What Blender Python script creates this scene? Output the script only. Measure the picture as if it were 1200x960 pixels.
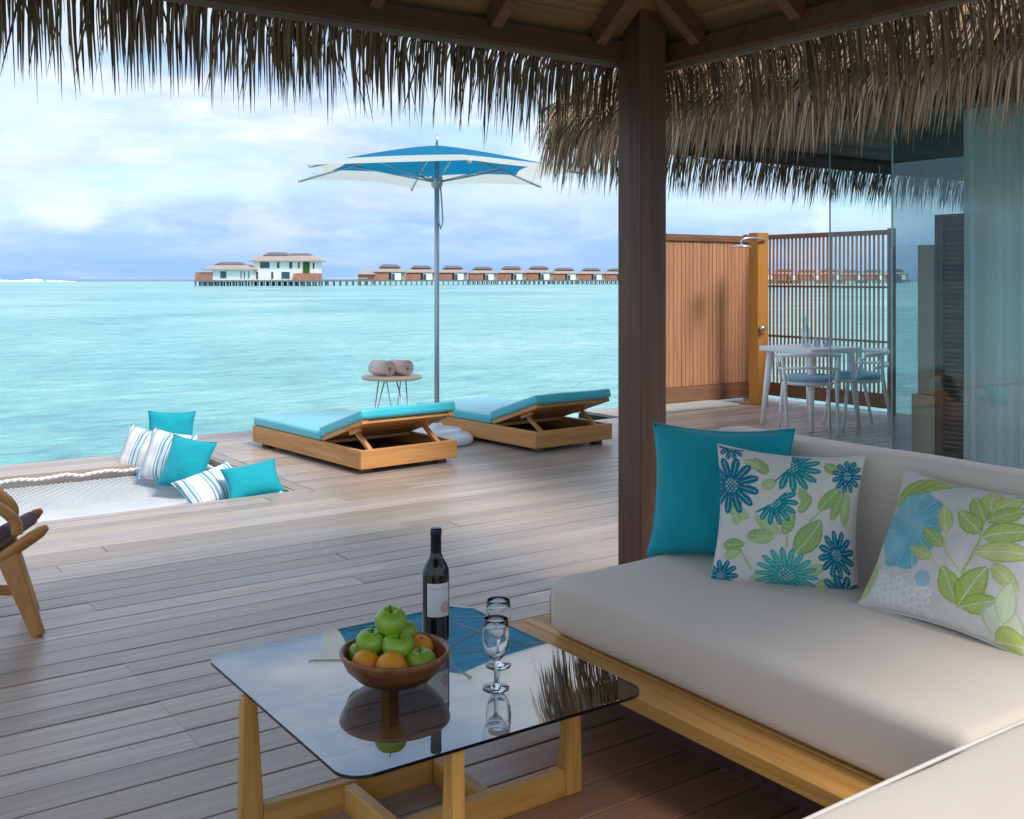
import bpy, math, random
import numpy as np
from mathutils import Vector, Matrix, Euler, noise as mnoise

random.seed(7)
rnd = random.Random(11)
U = rnd.uniform
S = bpy.context.scene
for o in list(bpy.data.objects):
    bpy.data.objects.remove(o, do_unlink=True)
COL = S.collection
R = math.radians
PI = math.pi

# ------------------------------------------------------------------ camera
TH = R(34.8)                     # heading: clockwise from +Y
CAMH = 1.38
FPX = 1244.0
cd = bpy.data.cameras.new('camera')
cam = bpy.data.objects.new('camera', cd)
COL.objects.link(cam)
cam.location = (0, 0, CAMH)
cam.rotation_euler = (R(90), 0, -TH)
cd.sensor_width = 36.0
cd.lens = 36.0 * FPX / 1200.0
cd.shift_y = -(480 - 327) / 1200.0
cd.clip_start = 0.05
cd.clip_end = 60000
S.camera = cam
S.render.resolution_x = 1024
S.render.resolution_y = 819

# ------------------------------------------------------------------ light
SUN_EL = R(52)
SUN_AZ_VEC = Vector((0.22, -0.975, 0)).normalized()      # horizontal direction towards the sun
sd = bpy.data.lights.new('sun', 'SUN')
sd.energy = 1.25
sd.angle = R(17)
sd.color = (1.0, 0.95, 0.88)
sun = bpy.data.objects.new('sun', sd)
COL.objects.link(sun)
tosun = SUN_AZ_VEC * math.cos(SUN_EL) + Vector((0, 0, math.sin(SUN_EL)))
sun.rotation_euler = tosun.to_track_quat('Z', 'Y').to_euler()

W = bpy.data.worlds.new('World')
S.world = W
W.use_nodes = True
wt = W.node_tree
wn, wl = wt.nodes, wt.links
for n in list(wn):
    wn.remove(n)


def wnode(t, **kw):
    n = wn.new(t)
    for k, v in kw.items():
        setattr(n, k, v)
    return n


def wmath(op, a, b=None, clamp=False):
    n = wn.new('ShaderNodeMath')
    n.operation = op
    n.use_clamp = clamp
    for i, v in enumerate((a, b)):
        if v is None:
            continue
        if isinstance(v, (int, float)):
            n.inputs[i].default_value = v
        else:
            wl.new(v, n.inputs[i])
    return n.outputs[0]


def wramp(fac, stops):
    n = wn.new('ShaderNodeValToRGB')
    el = n.color_ramp.elements
    while len(el) < len(stops):
        el.new(0.5)
    for e, (p, c) in zip(el, stops):
        e.position = p
        e.color = (c, c, c, 1) if isinstance(c, (int, float)) else (*c, 1)
    wl.new(fac, n.inputs[0])
    return n.outputs[0]


sky = wnode('ShaderNodeTexSky', sky_type='NISHITA')
sky.sun_disc = False
sky.sun_elevation = SUN_EL
sky.sun_rotation = math.atan2(SUN_AZ_VEC.x, SUN_AZ_VEC.y)
sky.air_density = 1.0
sky.dust_density = 0.0
sky.ozone_density = 1.6
bg_sky = wnode('ShaderNodeBackground')
bg_sky.inputs['Strength'].default_value = 0.075
wl.new(sky.outputs[0], bg_sky.inputs['Color'])

tc = wnode('ShaderNodeTexCoord')
sep = wnode('ShaderNodeSeparateXYZ')
wl.new(tc.outputs['Generated'], sep.inputs[0])
# clouds flatten towards the horizon: divide the horizontal direction by the height
zz = wmath('MAXIMUM', sep.outputs['Z'], 0.0)
den = wmath('ADD', wmath('MULTIPLY', zz, 1.0), 0.20)
cmb = wnode('ShaderNodeCombineXYZ')
wl.new(wmath('DIVIDE', sep.outputs['X'], den), cmb.inputs[0])
wl.new(wmath('DIVIDE', sep.outputs['Y'], den), cmb.inputs[1])
wl.new(wmath('MULTIPLY', zz, 5.0), cmb.inputs[2])
n1 = wnode('ShaderNodeTexNoise')
n1.inputs['Scale'].default_value = 0.85
n1.inputs['Detail'].default_value = 9
n1.inputs['Roughness'].default_value = 0.58
n1.inputs['Distortion'].default_value = 0.25
wl.new(cmb.outputs[0], n1.inputs['Vector'])
n2 = wnode('ShaderNodeTexNoise')
n2.inputs['Scale'].default_value = 2.6
n2.inputs['Detail'].default_value = 8
n2.inputs['Roughness'].default_value = 0.55
wl.new(cmb.outputs[0], n2.inputs['Vector'])
mixn = wmath('ADD', wmath('MULTIPLY', n1.outputs[0], 0.68), wmath('MULTIPLY', n2.outputs[0], 0.32))
mask = wramp(mixn, [(0.36, 0.30), (0.47, 0.72), (0.58, 1.0)])
# the sky clears towards the horizon, as over open sea
# a blue-grey bank of far cloud lies along the horizon, the broken white cloud stands above it
hz = wramp(sep.outputs['Z'], [(0.0, 1.0), (0.04, 0.92), (0.13, 0.0), (1.0, 0.0)])
cmask = wmath('MAXIMUM', mask, hz)
ccol = wnode('ShaderNodeValToRGB')
cel = ccol.color_ramp.elements
cel[0].position = 0.36
cel[0].color = (0.42, 0.60, 0.86, 1)
cel[1].position = 0.62
cel[1].color = (0.88, 0.93, 1.0, 1)
wl.new(n2.outputs[0], ccol.inputs[0])
bg_cl = wnode('ShaderNodeBackground')
bg_cl.inputs['Strength'].default_value = 0.405
bank = wnode('ShaderNodeMix', data_type='RGBA')
wl.new(wmath('MULTIPLY', hz, wramp(mixn, [(0.42, 1.0), (0.60, 0.72)])), bank.inputs[0])
wl.new(ccol.outputs[0], bank.inputs[6])
bank.inputs[7].default_value = (0.28, 0.51, 0.86, 1)
# small heaped clouds standing low over the sea
pm_ = wnode('ShaderNodeMapping')
pm_.inputs['Scale'].default_value = (1, 1, 2.1)
wl.new(tc.outputs['Generated'], pm_.inputs['Vector'])
n3 = wnode('ShaderNodeTexNoise')
n3.inputs['Scale'].default_value = 7.5
n3.inputs['Detail'].default_value = 9
n3.inputs['Roughness'].default_value = 0.56
wl.new(pm_.outputs[0], n3.inputs['Vector'])
puff = wmath('MULTIPLY', wramp(n3.outputs[0], [(0.50, 0.0), (0.64, 0.75)]), wramp(sep.outputs['Z'], [(0.022, 0.0), (0.045, 0.9), (0.10, 0.8), (0.20, 0.35)]))
pfm = wnode('ShaderNodeMix', data_type='RGBA')
wl.new(puff, pfm.inputs[0])
wl.new(bank.outputs[2], pfm.inputs[6])
pfm.inputs[7].default_value = (0.80, 0.88, 1.0, 1)
wl.new(pfm.outputs[2], bg_cl.inputs['Color'])
mx = wnode('ShaderNodeMixShader')
wl.new(cmask, mx.inputs[0])
wl.new(bg_sky.outputs[0], mx.inputs[1])
wl.new(bg_cl.outputs[0], mx.inputs[2])
wo = wnode('ShaderNodeOutputWorld')
wl.new(mx.outputs[0], wo.inputs[0])

vs = S.view_settings
vs.view_transform = 'Standard'
vs.look = 'None'
vs.gamma = 1.0
vs.exposure = 1.48
vs.use_curve_mapping = False
S.cycles.max_bounces = 14
S.cycles.transmission_bounces = 14
S.cycles.transparent_max_bounces = 24
S.cycles.caustics_reflective = False
S.cycles.caustics_refractive = False


# ------------------------------------------------------------------ materials
class NT:
    """small helper round a material's node tree"""
    def __init__(self, name):
        self.m = bpy.data.materials.new(name)
        self.m.use_nodes = True
        self.t = self.m.node_tree
        self.n = self.t.nodes
        self.l = self.t.links
        self.b = self.n['Principled BSDF']
        self.out = self.n['Material Output']

    def new(self, t, **kw):
        n = self.n.new(t)
        for k, v in kw.items():
            setattr(n, k, v)
        return n

    def link(self, a, b):
        self.l.new(a, b)

    def math(self, op, a, b=None, clamp=False):
        n = self.n.new('ShaderNodeMath')
        n.operation = op
        n.use_clamp = clamp
        for i, v in enumerate((a, b)):
            if v is None:
                continue
            if isinstance(v, (int, float)):
                n.inputs[i].default_value = v
            else:
                self.l.new(v, n.inputs[i])
        return n.outputs[0]

    def ramp(self, fac, stops):
        n = self.n.new('ShaderNodeValToRGB')
        el = n.color_ramp.elements
        while len(el) < len(stops):
            el.new(0.5)
        for e, (p, c) in zip(el, stops):
            e.position = p
            e.color = (c, c, c, 1) if isinstance(c, (int, float)) else (*c, 1)
        self.l.new(fac, n.inputs[0])
        return n.outputs[0]

    def noise(self, vec, scale, detail=4, rough=0.55, dist=0.0):
        n = self.n.new('ShaderNodeTexNoise')
        n.inputs['Scale'].default_value = scale
        n.inputs['Detail'].default_value = detail
        n.inputs['Roughness'].default_value = rough
        n.inputs['Distortion'].default_value = dist
        if vec is not None:
            self.l.new(vec, n.inputs['Vector'])
        return n.outputs[0]

    def mapping(self, vec, scale=(1, 1, 1), loc=(0, 0, 0), rot=(0, 0, 0)):
        n = self.n.new('ShaderNodeMapping')
        n.inputs['Scale'].default_value = scale
        n.inputs['Location'].default_value = loc
        n.inputs['Rotation'].default_value = rot
        self.l.new(vec, n.inputs['Vector'])
        return n.outputs[0]

    def mix(self, fac, a, b, mode='MIX'):
        n = self.n.new('ShaderNodeMix')
        n.data_type = 'RGBA'
        n.blend_type = mode
        for i, v in ((0, fac), (6, a), (7, b)):
            if isinstance(v, (int, float)):
                n.inputs[i].default_value = v
            elif isinstance(v, tuple):
                n.inputs[i].default_value = (*v, 1)
            else:
                self.l.new(v, n.inputs[i])
        return n.outputs[2]

    def bump(self, h, strength=0.3, dist=0.01):
        n = self.n.new('ShaderNodeBump')
        n.inputs['Strength'].default_value = strength
        n.inputs['Distance'].default_value = dist
        self.l.new(h, n.inputs['Height'])
        self.l.new(n.outputs[0], self.b.inputs['Normal'])

    def set(self, rough=None, col=None, spec=None, metal=None, sheen=None):
        b = self.b
        if rough is not None:
            b.inputs['Roughness'].default_value = rough
        if spec is not None:
            b.inputs['Specular IOR Level'].default_value = spec
        if metal is not None:
            b.inputs['Metallic'].default_value = metal
        if sheen is not None:
            b.inputs['Sheen Weight'].default_value = sheen
        if col is not None:
            if isinstance(col, tuple):
                b.inputs['Base Color'].default_value = (*col, 1)
            else:
                self.l.new(col, b.inputs['Base Color'])


def coord(t, kind='Object'):
    return t.new('ShaderNodeTexCoord').outputs[kind]


def objrand(t):
    return t.new('ShaderNodeObjectInfo').outputs['Random']


def wood(name, dark, light, axis=0, rough=0.45, grain=14.0, world=False, vary=0.35, spec=0.4):
    """grain runs along the given local axis; each piece gets its own tone and its own stretch of grain"""
    t = NT(name)
    v = t.new('ShaderNodeNewGeometry').outputs['Position'] if world else coord(t)
    r = objrand(t)
    off = t.new('ShaderNodeCombineXYZ')
    t.link(t.math('MULTIPLY', r, 37.0), off.inputs[0])
    t.link(t.math('MULTIPLY', r, 91.0), off.inputs[1])
    t.link(t.math('MULTIPLY', r, 53.0), off.inputs[2])
    add = t.new('ShaderNodeVectorMath', operation='ADD')
    t.link(v, add.inputs[0])
    t.link(off.outputs[0], add.inputs[1])
    sc = [grain, grain, grain]
    sc[axis] = grain * 0.055
    mv = t.mapping(add.outputs[0], scale=tuple(sc))
    g = t.noise(mv, 1.6, 7, 0.62, 0.6)
    g2 = t.noise(mv, 6.0, 4, 0.6)
    gg = t.math('ADD', t.math('MULTIPLY', g, 0.7), t.math('MULTIPLY', g2, 0.3))
    base = t.ramp(gg, [(0.34, dark), (0.50, tuple(0.35 * a_ + 0.65 * b_ for a_, b_ in zip(dark, light))), (0.64, light)])
    streak = t.noise(mv, 3.2, 3, 0.5, 1.2)
    base = t.mix(t.ramp(streak, [(0.58, 0.0), (0.70, 0.45)]), base, tuple(a_ * 0.7 for a_ in dark))
    tone = t.ramp(r, [(0.0, 1.0 - vary), (1.0, 1.0 + vary * 0.35)])
    c = t.mix(1.0, base, tone, 'MULTIPLY')
    t.set(rough=rough, col=c, spec=spec)
    t.link(t.ramp(gg, [(0.3, rough + 0.12), (0.7, rough - 0.05)]), t.b.inputs['Roughness'])
    t.bump(gg, 0.22, 0.004)
    return t.m


def fabric(name, col, col2=None, rough=0.85, weave=900, sheen=0.15, bump=0.25):
    t = NT(name)
    v = coord(t)
    n = t.noise(v, 5.0, 3)
    c2 = col2 or tuple(x * 0.88 for x in col)
    c = t.mix(t.ramp(n, [(0.35, 0.0), (0.65, 1.0)]), col, c2)
    fine = t.noise(v, weave, 2)
    c = t.mix(0.22, c, t.ramp(fine, [(0.3, tuple(x * 0.72 for x in col)), (0.7, tuple(min(1, x * 1.15) for x in col))]))
    t.set(rough=rough, col=c, spec=0.25, sheen=sheen)
    big = t.noise(v, 7.0, 3)
    h = t.math('ADD', t.math('MULTIPLY', fine, 0.06), t.math('MULTIPLY', big, 1.0))
    t.bump(h, bump, 0.006)
    return t.m


def plain(name, col, rough=0.5, metal=0.0, spec=0.5, var=0.1, scale=8.0, bump=0.0):
    t = NT(name)
    n = t.noise(coord(t), scale, 5)
    c = t.mix(t.ramp(n, [(0.3, 0.0), (0.7, 1.0)]), tuple(x * (1 - var) for x in col), tuple(min(1, x * (1 + var)) for x in col))
    t.set(rough=rough, col=c, spec=spec, metal=metal)
    if bump:
        t.bump(n, bump, 0.01)
    return t.m


def attr_mat(name, rough=0.85, spec=0.2, sheen=0.0, weave=0, transl=0.0):
    """colour comes from the mesh's own per-vertex print colours"""
    t = NT(name)
    a = t.new('ShaderNodeVertexColor', layer_name='print')
    c = a.outputs[0]
    if weave:
        fine = t.noise(coord(t), weave, 2)
        c = t.mix(0.18, c, t.ramp(fine, [(0.3, 0.35), (0.7, 1.0)]), 'MULTIPLY')
        t.bump(t.math('ADD', t.math('MULTIPLY', fine, 0.08), t.noise(coord(t), 7.0, 3)), 0.25, 0.006)
    t.set(rough=rough, col=c, spec=spec, sheen=sheen)
    if transl:
        tr = t.new('ShaderNodeBsdfTranslucent')
        t.link(c, tr.inputs[0])
        m = t.new('ShaderNodeMixShader')
        m.inputs[0].default_value = transl
        t.link(t.b.outputs[0], m.inputs[1])
        t.link(tr.outputs[0], m.inputs[2])
        t.link(m.outputs[0], t.out.inputs[0])
    return t.m


def pane_glass(name, tint, f0, rough=0.0):
    """thin sheet glass: tinted see-through plus a mirror share that grows towards grazing view"""
    t = NT(name)
    t.n.remove(t.b)
    tr = t.new('ShaderNodeBsdfTransparent')
    tr.inputs[0].default_value = (*tint, 1)
    gl = t.new('ShaderNodeBsdfGlossy')
    gl.inputs['Roughness'].default_value = rough
    gl.inputs['Color'].default_value = (1, 1, 1, 1)
    # Schlick share from the angle of view, the same on both faces of the sheet
    ge = t.new('ShaderNodeNewGeometry')
    dt_ = t.new('ShaderNodeVectorMath', operation='DOT_PRODUCT')
    t.link(ge.outputs['Incoming'], dt_.inputs[0])
    t.link(ge.outputs['Normal'], dt_.inputs[1])
    gr = t.math('POWER', t.math('SUBTRACT', 1.0, t.math('ABSOLUTE', dt_.outputs['Value'])), 5.0)
    fac = t.math('ADD', t.math('MULTIPLY', gr, 1 - f0), f0, True)
    m = t.new('ShaderNodeMixShader')
    t.link(fac, m.inputs[0])
    t.link(tr.outputs[0], m.inputs[1])
    t.link(gl.outputs[0], m.inputs[2])
    t.link(m.outputs[0], t.out.inputs[0])
    return t.m


M = {}


def deck_material():
    t = NT('weathered_deck_wood')
    pos = t.new('ShaderNodeNewGeometry').outputs['Position']
    r = objrand(t)
    off = t.new('ShaderNodeCombineXYZ')
    t.link(t.math('MULTIPLY', r, 61.0), off.inputs[0])
    t.link(t.math('MULTIPLY', r, 23.0), off.inputs[2])
    add = t.new('ShaderNodeVectorMath', operation='ADD')
    t.link(pos, add.inputs[0])
    t.link(off.outputs[0], add.inputs[1])
    mv = t.mapping(add.outputs[0], scale=(0.9, 26, 26))
    g = t.noise(mv, 1.3, 8, 0.65, 0.5)
    mv2 = t.mapping(add.outputs[0], scale=(2.2, 120, 120))
    g2 = t.noise(mv2, 1.2, 3, 0.6)
    gg = t.math('ADD', t.math('MULTIPLY', g, 0.65), t.math('MULTIPLY', g2, 0.35))
    grey = t.ramp(gg, [(0.30, (0.29, 0.222, 0.190)), (0.50, (0.45, 0.362, 0.315)), (0.72, (0.57, 0.475, 0.42))])
    tan = t.ramp(gg, [(0.30, (0.31, 0.225, 0.165)), (0.70, (0.53, 0.41, 0.32))])
    brown = t.ramp(gg, [(0.30, (0.23, 0.105, 0.062)), (0.70, (0.45, 0.235, 0.14))])
    r2 = t.math('FRACT', t.math('MULTIPLY', r, 7.31))
    tanw = t.ramp(t.math('ADD', t.math('MULTIPLY', r2, 0.6), t.math('MULTIPLY', t.noise(pos, 0.9, 3), 0.55)), [(0.40, 0.0), (0.80, 0.8)])
    weath = t.mix(tanw, grey, tan)
    # the boards turn browner with rising x and falling y
    sp = t.new('ShaderNodeSeparateXYZ')
    t.link(pos, sp.inputs[0])
    dd = t.math('SUBTRACT', t.math('MULTIPLY', sp.outputs[0], 0.62), t.math('MULTIPLY', sp.outputs[1], 0.78))
    dd = t.math('ADD', dd, t.math('MULTIPLY', t.noise(pos, 2.2, 3), 0.35))
    keep = t.ramp(t.math('ADD', t.math('MULTIPLY', dd, 0.8), 1.0), [(0.20, 0.0), (0.50, 1.0)])
    near = t.ramp(t.math('MULTIPLY', sp.outputs[0], 0.2), [(0.56, 1.0), (0.62, 0.0)])
    c = t.mix(t.math('MULTIPLY', keep, near), weath, brown)
    tone = t.ramp(r, [(0.0, 0.74), (1.0, 1.12)])
    c = t.mix(1.0, c, tone, 'MULTIPLY')
    blot = t.noise(pos, 3.5, 5)
    c = t.mix(t.ramp(blot, [(0.55, 0.0), (0.75, 0.22)]), c, (0.16, 0.13, 0.12))
    t.set(col=c, spec=0.75)
    t.link(t.ramp(gg, [(0.3, 0.42), (0.7, 0.27)]), t.b.inputs['Roughness'])
    t.bump(gg, 0.25, 0.004)
    return t.m


M['deck'] = deck_material()
M['deck_edge'] = wood('deck_edge_wood', (0.20, 0.165, 0.145), (0.38, 0.33, 0.30), 0, 0.6, 12, world=True)
M['deck_under'] = plain('deck_underframe_shade', (0.05, 0.04, 0.035), 0.8)
M['teak'] = wood('golden_teak', (0.44, 0.19, 0.040), (0.79, 0.435, 0.115), 0, 0.38, 10, vary=0.12)
M['teak_y'] = wood('golden_teak_along', (0.44, 0.19, 0.040), (0.79, 0.435, 0.115), 1, 0.38, 10, vary=0.12)
M['teak_z'] = wood('golden_teak_upright', (0.44, 0.19, 0.040), (0.79, 0.435, 0.115), 2, 0.38, 10, vary=0.12)
M['chair'] = wood('chair_timber', (0.33, 0.13, 0.03), (0.55, 0.255, 0.065), 0, 0.38, 10, vary=0.08)
M['chair_z'] = wood('chair_timber_upright', (0.33, 0.13, 0.03), (0.55, 0.255, 0.065), 2, 0.38, 10, vary=0.08)
M['lounger'] = wood('lounger_teak', (0.50, 0.21, 0.065), (0.76, 0.39, 0.14), 0, 0.45, 9, vary=0.15)
M['lounger_y'] = wood('lounger_teak_along', (0.50, 0.21, 0.065), (0.76, 0.39, 0.14), 1, 0.45, 9, vary=0.15)
M['lounger_in'] = wood('lounger_inner_wood', (0.16, 0.085, 0.045), (0.30, 0.17, 0.095), 1, 0.6, 9)
M['post'] = wood('dark_post_wood', (0.085, 0.036, 0.022), (0.175, 0.082, 0.052), 2, 0.44, 8, vary=0.1, spec=0.35)
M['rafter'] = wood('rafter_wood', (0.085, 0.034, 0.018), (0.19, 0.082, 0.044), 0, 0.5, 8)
M['ceil'] = wood('ceiling_board_wood', (0.18, 0.092, 0.040), (0.34, 0.19, 0.085), 0, 0.5, 8, vary=0.3)
M['trim'] = wood('trim_wood', (0.13, 0.09, 0.07), (0.25, 0.19, 0.155), 0, 0.6, 8)
M['fence'] = wood('fence_slat_wood', (0.45, 0.195, 0.10), (0.65, 0.325, 0.175), 2, 0.55, 9, vary=0.16)
M['fence_dark'] = wood('fence_rail_wood', (0.18, 0.08, 0.045), (0.31, 0.15, 0.085), 0, 0.55, 9, vary=0.12)
M['orange'] = wood('orange_post_wood', (0.46, 0.18, 0.03), (0.64, 0.285, 0.055), 2, 0.4, 7, vary=0.05)
M['wall'] = wood('dark_wall_wood', (0.05, 0.027, 0.018), (0.10, 0.055, 0.036), 2, 0.5, 7)
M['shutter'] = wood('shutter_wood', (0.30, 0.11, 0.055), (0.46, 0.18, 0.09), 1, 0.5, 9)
M['beige'] = fabric('beige_sofa_fabric', (0.74, 0.65, 0.565), (0.72, 0.63, 0.545), 0.85, 420, 0.2, 0.30)
M['piping'] = fabric('pale_piping', (0.72, 0.69, 0.65), rough=0.7)
M['teal'] = fabric('teal_pillow_fabric', (0.006, 0.37, 0.44), (0.005, 0.335, 0.405), 0.8, 500, 0.12)
M['turq'] = fabric('turquoise_cushion_fabric', (0.014, 0.53, 0.64), (0.014, 0.50, 0.61), 0.42, 600, 0.6, 0.06)
M['turq'].node_tree.nodes['Principled BSDF'].inputs['Specular IOR Level'].default_value = 0.9
M['seatblue'] = fabric('pale_blue_seat', (0.42, 0.64, 0.80), rough=0.8)
M['white_metal'] = plain('white_painted_metal', (0.94, 0.945, 0.95), 0.35, 0, 0.5, 0.02)
M['steel'] = plain('brushed_steel', (0.62, 0.63, 0.65), 0.28, 1.0, 0.5, 0.06)
M['pole'] = plain('umbrella_pole_metal', (0.52, 0.55, 0.58), 0.38, 0.5, 0.5, 0.08)
M['base'] = plain('umbrella_base_paint', (0.74, 0.76, 0.79), 0.3, 0.0, 0.5, 0.04)


def canvas(name, col, through, share):
    t = NT(name)
    t.set(rough=0.8, col=col, spec=0.2)
    tr = t.new('ShaderNodeBsdfTranslucent')
    tr.inputs[0].default_value = (*through, 1)
    m = t.new('ShaderNodeMixShader')
    m.inputs[0].default_value = share
    t.link(t.b.outputs[0], m.inputs[1])
    t.link(tr.outputs[0], m.inputs[2])
    t.link(m.outputs[0], t.out.inputs[0])
    t.bump(t.noise(coord(t), 6, 3), 0.06, 0.02)
    return t.m


M['u_blue'] = canvas('umbrella_blue_canvas', (0.012, 0.24, 0.47), (0.012, 0.26, 0.48), 0.42)
M['u_cream'] = canvas('umbrella_cream_canvas', (0.82, 0.82, 0.78), (0.82, 0.82, 0.76), 0.5)
M['towel'] = fabric('towel_terry', (0.84, 0.58, 0.50), (0.80, 0.54, 0.46), 0.95, 250, 0.4, 0.5)
M['rope'] = fabric('white_rope', (0.78, 0.77, 0.75), rough=0.9)
M['net'] = fabric('white_net_cord', (0.70, 0.71, 0.73), rough=0.9)
M['thatch'] = attr_mat('dry_palm_thatch', 0.75, 0.25, transl=0.04)
M['thatch_core'] = plain('thatch_underlay', (0.13, 0.095, 0.062), 0.9, 0, 0.2, 0.35, 14, 0.5)
M['floral'] = attr_mat('printed_floral_cotton', 0.85, 0.2, 0.1, 500)
M['label'] = attr_mat('wine_label_paper', 0.6, 0.3)
M['dine_glass'] = pane_glass('dining_glassware', (0.78, 0.82, 0.84), 0.16)
M['smoked'] = pane_glass('smoked_table_glass', (0.50, 0.50, 0.52), 0.25)
M['tableedge'] = plain('glass_edge', (0.008, 0.009, 0.011), 0.15)
M['facade'] = pane_glass('tinted_facade_glass', (0.88, 0.958, 0.962), 0.03)
M['facade_dark'] = pane_glass('dark_tinted_side_glass', (0.68, 0.71, 0.72), 0.06)
M['dark'] = plain('dark_interior', (0.020, 0.017, 0.015), 0.8)
M['bowl'] = wood('turned_bowl_wood', (0.135, 0.042, 0.014), (0.36, 0.135, 0.046), 0, 0.28, 9, vary=0.05, spec=0.5)
M['bottle'] = plain('dark_bottle_glass', (0.006, 0.008, 0.006), 0.05, 0, 0.6, 0.0)
M['capsule'] = plain('bottle_capsule', (0.020, 0.022, 0.032), 0.3, 0.3, 0.5, 0.05)
M['purple'] = fabric('plum_cushion', (0.13, 0.075, 0.085), rough=0.8)
M['white_wall'] = plain('white_render', (0.90, 0.89, 0.86), 0.8, 0, 0.3, 0.04, 0.4)
M['far_roof'] = plain('far_thatch_roof', (0.42, 0.335, 0.29), 0.9, 0, 0.2, 0.18, 1.5, 0.4)
M['far_cap'] = plain('far_roof_cap', (0.17, 0.155, 0.165), 0.9, 0, 0.2, 0.2, 1.5)
M['far_brick'] = plain('far_timber_screen', (0.46, 0.20, 0.135), 0.8, 0, 0.2, 0.2, 0.8)
M['far_win'] = plain('far_window_glass', (0.055, 0.10, 0.13), 0.15, 0, 0.5, 0.2)
M['far_green'] = plain('far_green_door', (0.035, 0.13, 0.03), 0.6, 0, 0.3, 0.3, 2)
M['far_stilt'] = plain('far_concrete_stilt', (0.20, 0.21, 0.22), 0.8, 0, 0.3, 0.2)
M['tray'] = plain('pale_shower_tray', (0.55, 0.60, 0.56), 0.4, 0, 0.5, 0.08)
M['sand'] = plain('cabinet_veneer', (0.66, 0.48, 0.34), 0.5, 0, 0.4, 0.06)
M['foam'] = plain('breaking_surf', (0.86, 0.90, 0.93), 0.9, 0, 0.2, 0.05, 0.05)


def clear_glass():
    t = NT('clear_drinking_glass')
    t.b.inputs['Base Color'].default_value = (0.97, 0.985, 0.98, 1)
    t.b.inputs['Roughness'].default_value = 0.0
    t.b.inputs['IOR'].default_value = 1.45
    t.b.inputs['Transmission Weight'].default_value = 1.0
    return t.m


M['clear'] = clear_glass()


def fruit(name, base, second, speck, rough):
    t = NT(name)
    v = coord(t)
    n = t.noise(t.mapping(v, (1, 1, 0.4)), 26, 4)
    c = t.mix(t.ramp(n, [(0.35, 0.0), (0.7, 1.0)]), base, second)
    s = t.noise(v, 260, 2)
    c = t.mix(t.ramp(s, [(0.66, 0.0), (0.72, 0.5)]), c, speck)
    t.set(rough=rough, col=c, spec=0.5)
    if rough > 0.35:
        t.bump(s, 0.25, 0.003)
    else:
        t.bump(n, 0.08, 0.003)
    return t.m


M['apple'] = fruit('green_apple_skin', (0.21, 0.40, 0.018), (0.32, 0.50, 0.05), (0.55, 0.66, 0.22), 0.24)
M['orange_fruit'] = fruit('orange_peel', (0.80, 0.30, 0.015), (0.86, 0.38, 0.03), (0.70, 0.25, 0.01), 0.4)
M['stem'] = plain('fruit_stem', (0.06, 0.04, 0.02), 0.8)


def stripe_material():
    t = NT('striped_pillow_fabric')
    v = coord(t)
    sp = t.new('ShaderNodeSeparateXYZ')
    t.link(v, sp.inputs[0])
    u = t.math('FRACT', t.math('ADD', t.math('MULTIPLY', sp.outputs[0], 5.6), 0.35))
    white = (0.80, 0.77, 0.77)
    blue = (0.16, 0.37, 0.50)
    n = t.new('ShaderNodeValToRGB')
    n.color_ramp.interpolation = 'CONSTANT'
    el = n.color_ramp.elements
    stops = [(0.0, white), (0.10, blue), (0.16, white), (0.22, blue), (0.33, white), (0.38, (0.45, 0.56, 0.62)), (0.41, white),
             (0.46, blue), (0.53, white), (0.58, (0.30, 0.46, 0.55)), (0.62, white), (0.92, (0.60, 0.50, 0.55)), (0.95, white)]
    while len(el) < len(stops):
        el.new(0.5)
    for e, (p, c) in zip(el, stops):
        e.position = p
        e.color = (*c, 1)
    t.link(u, n.inputs[0])
    t.set(rough=0.85, col=n.outputs[0], spec=0.2, sheen=0.1)
    t.bump(t.noise(v, 9, 3), 0.25, 0.006)
    return t.m


M['stripe'] = stripe_material()


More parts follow.
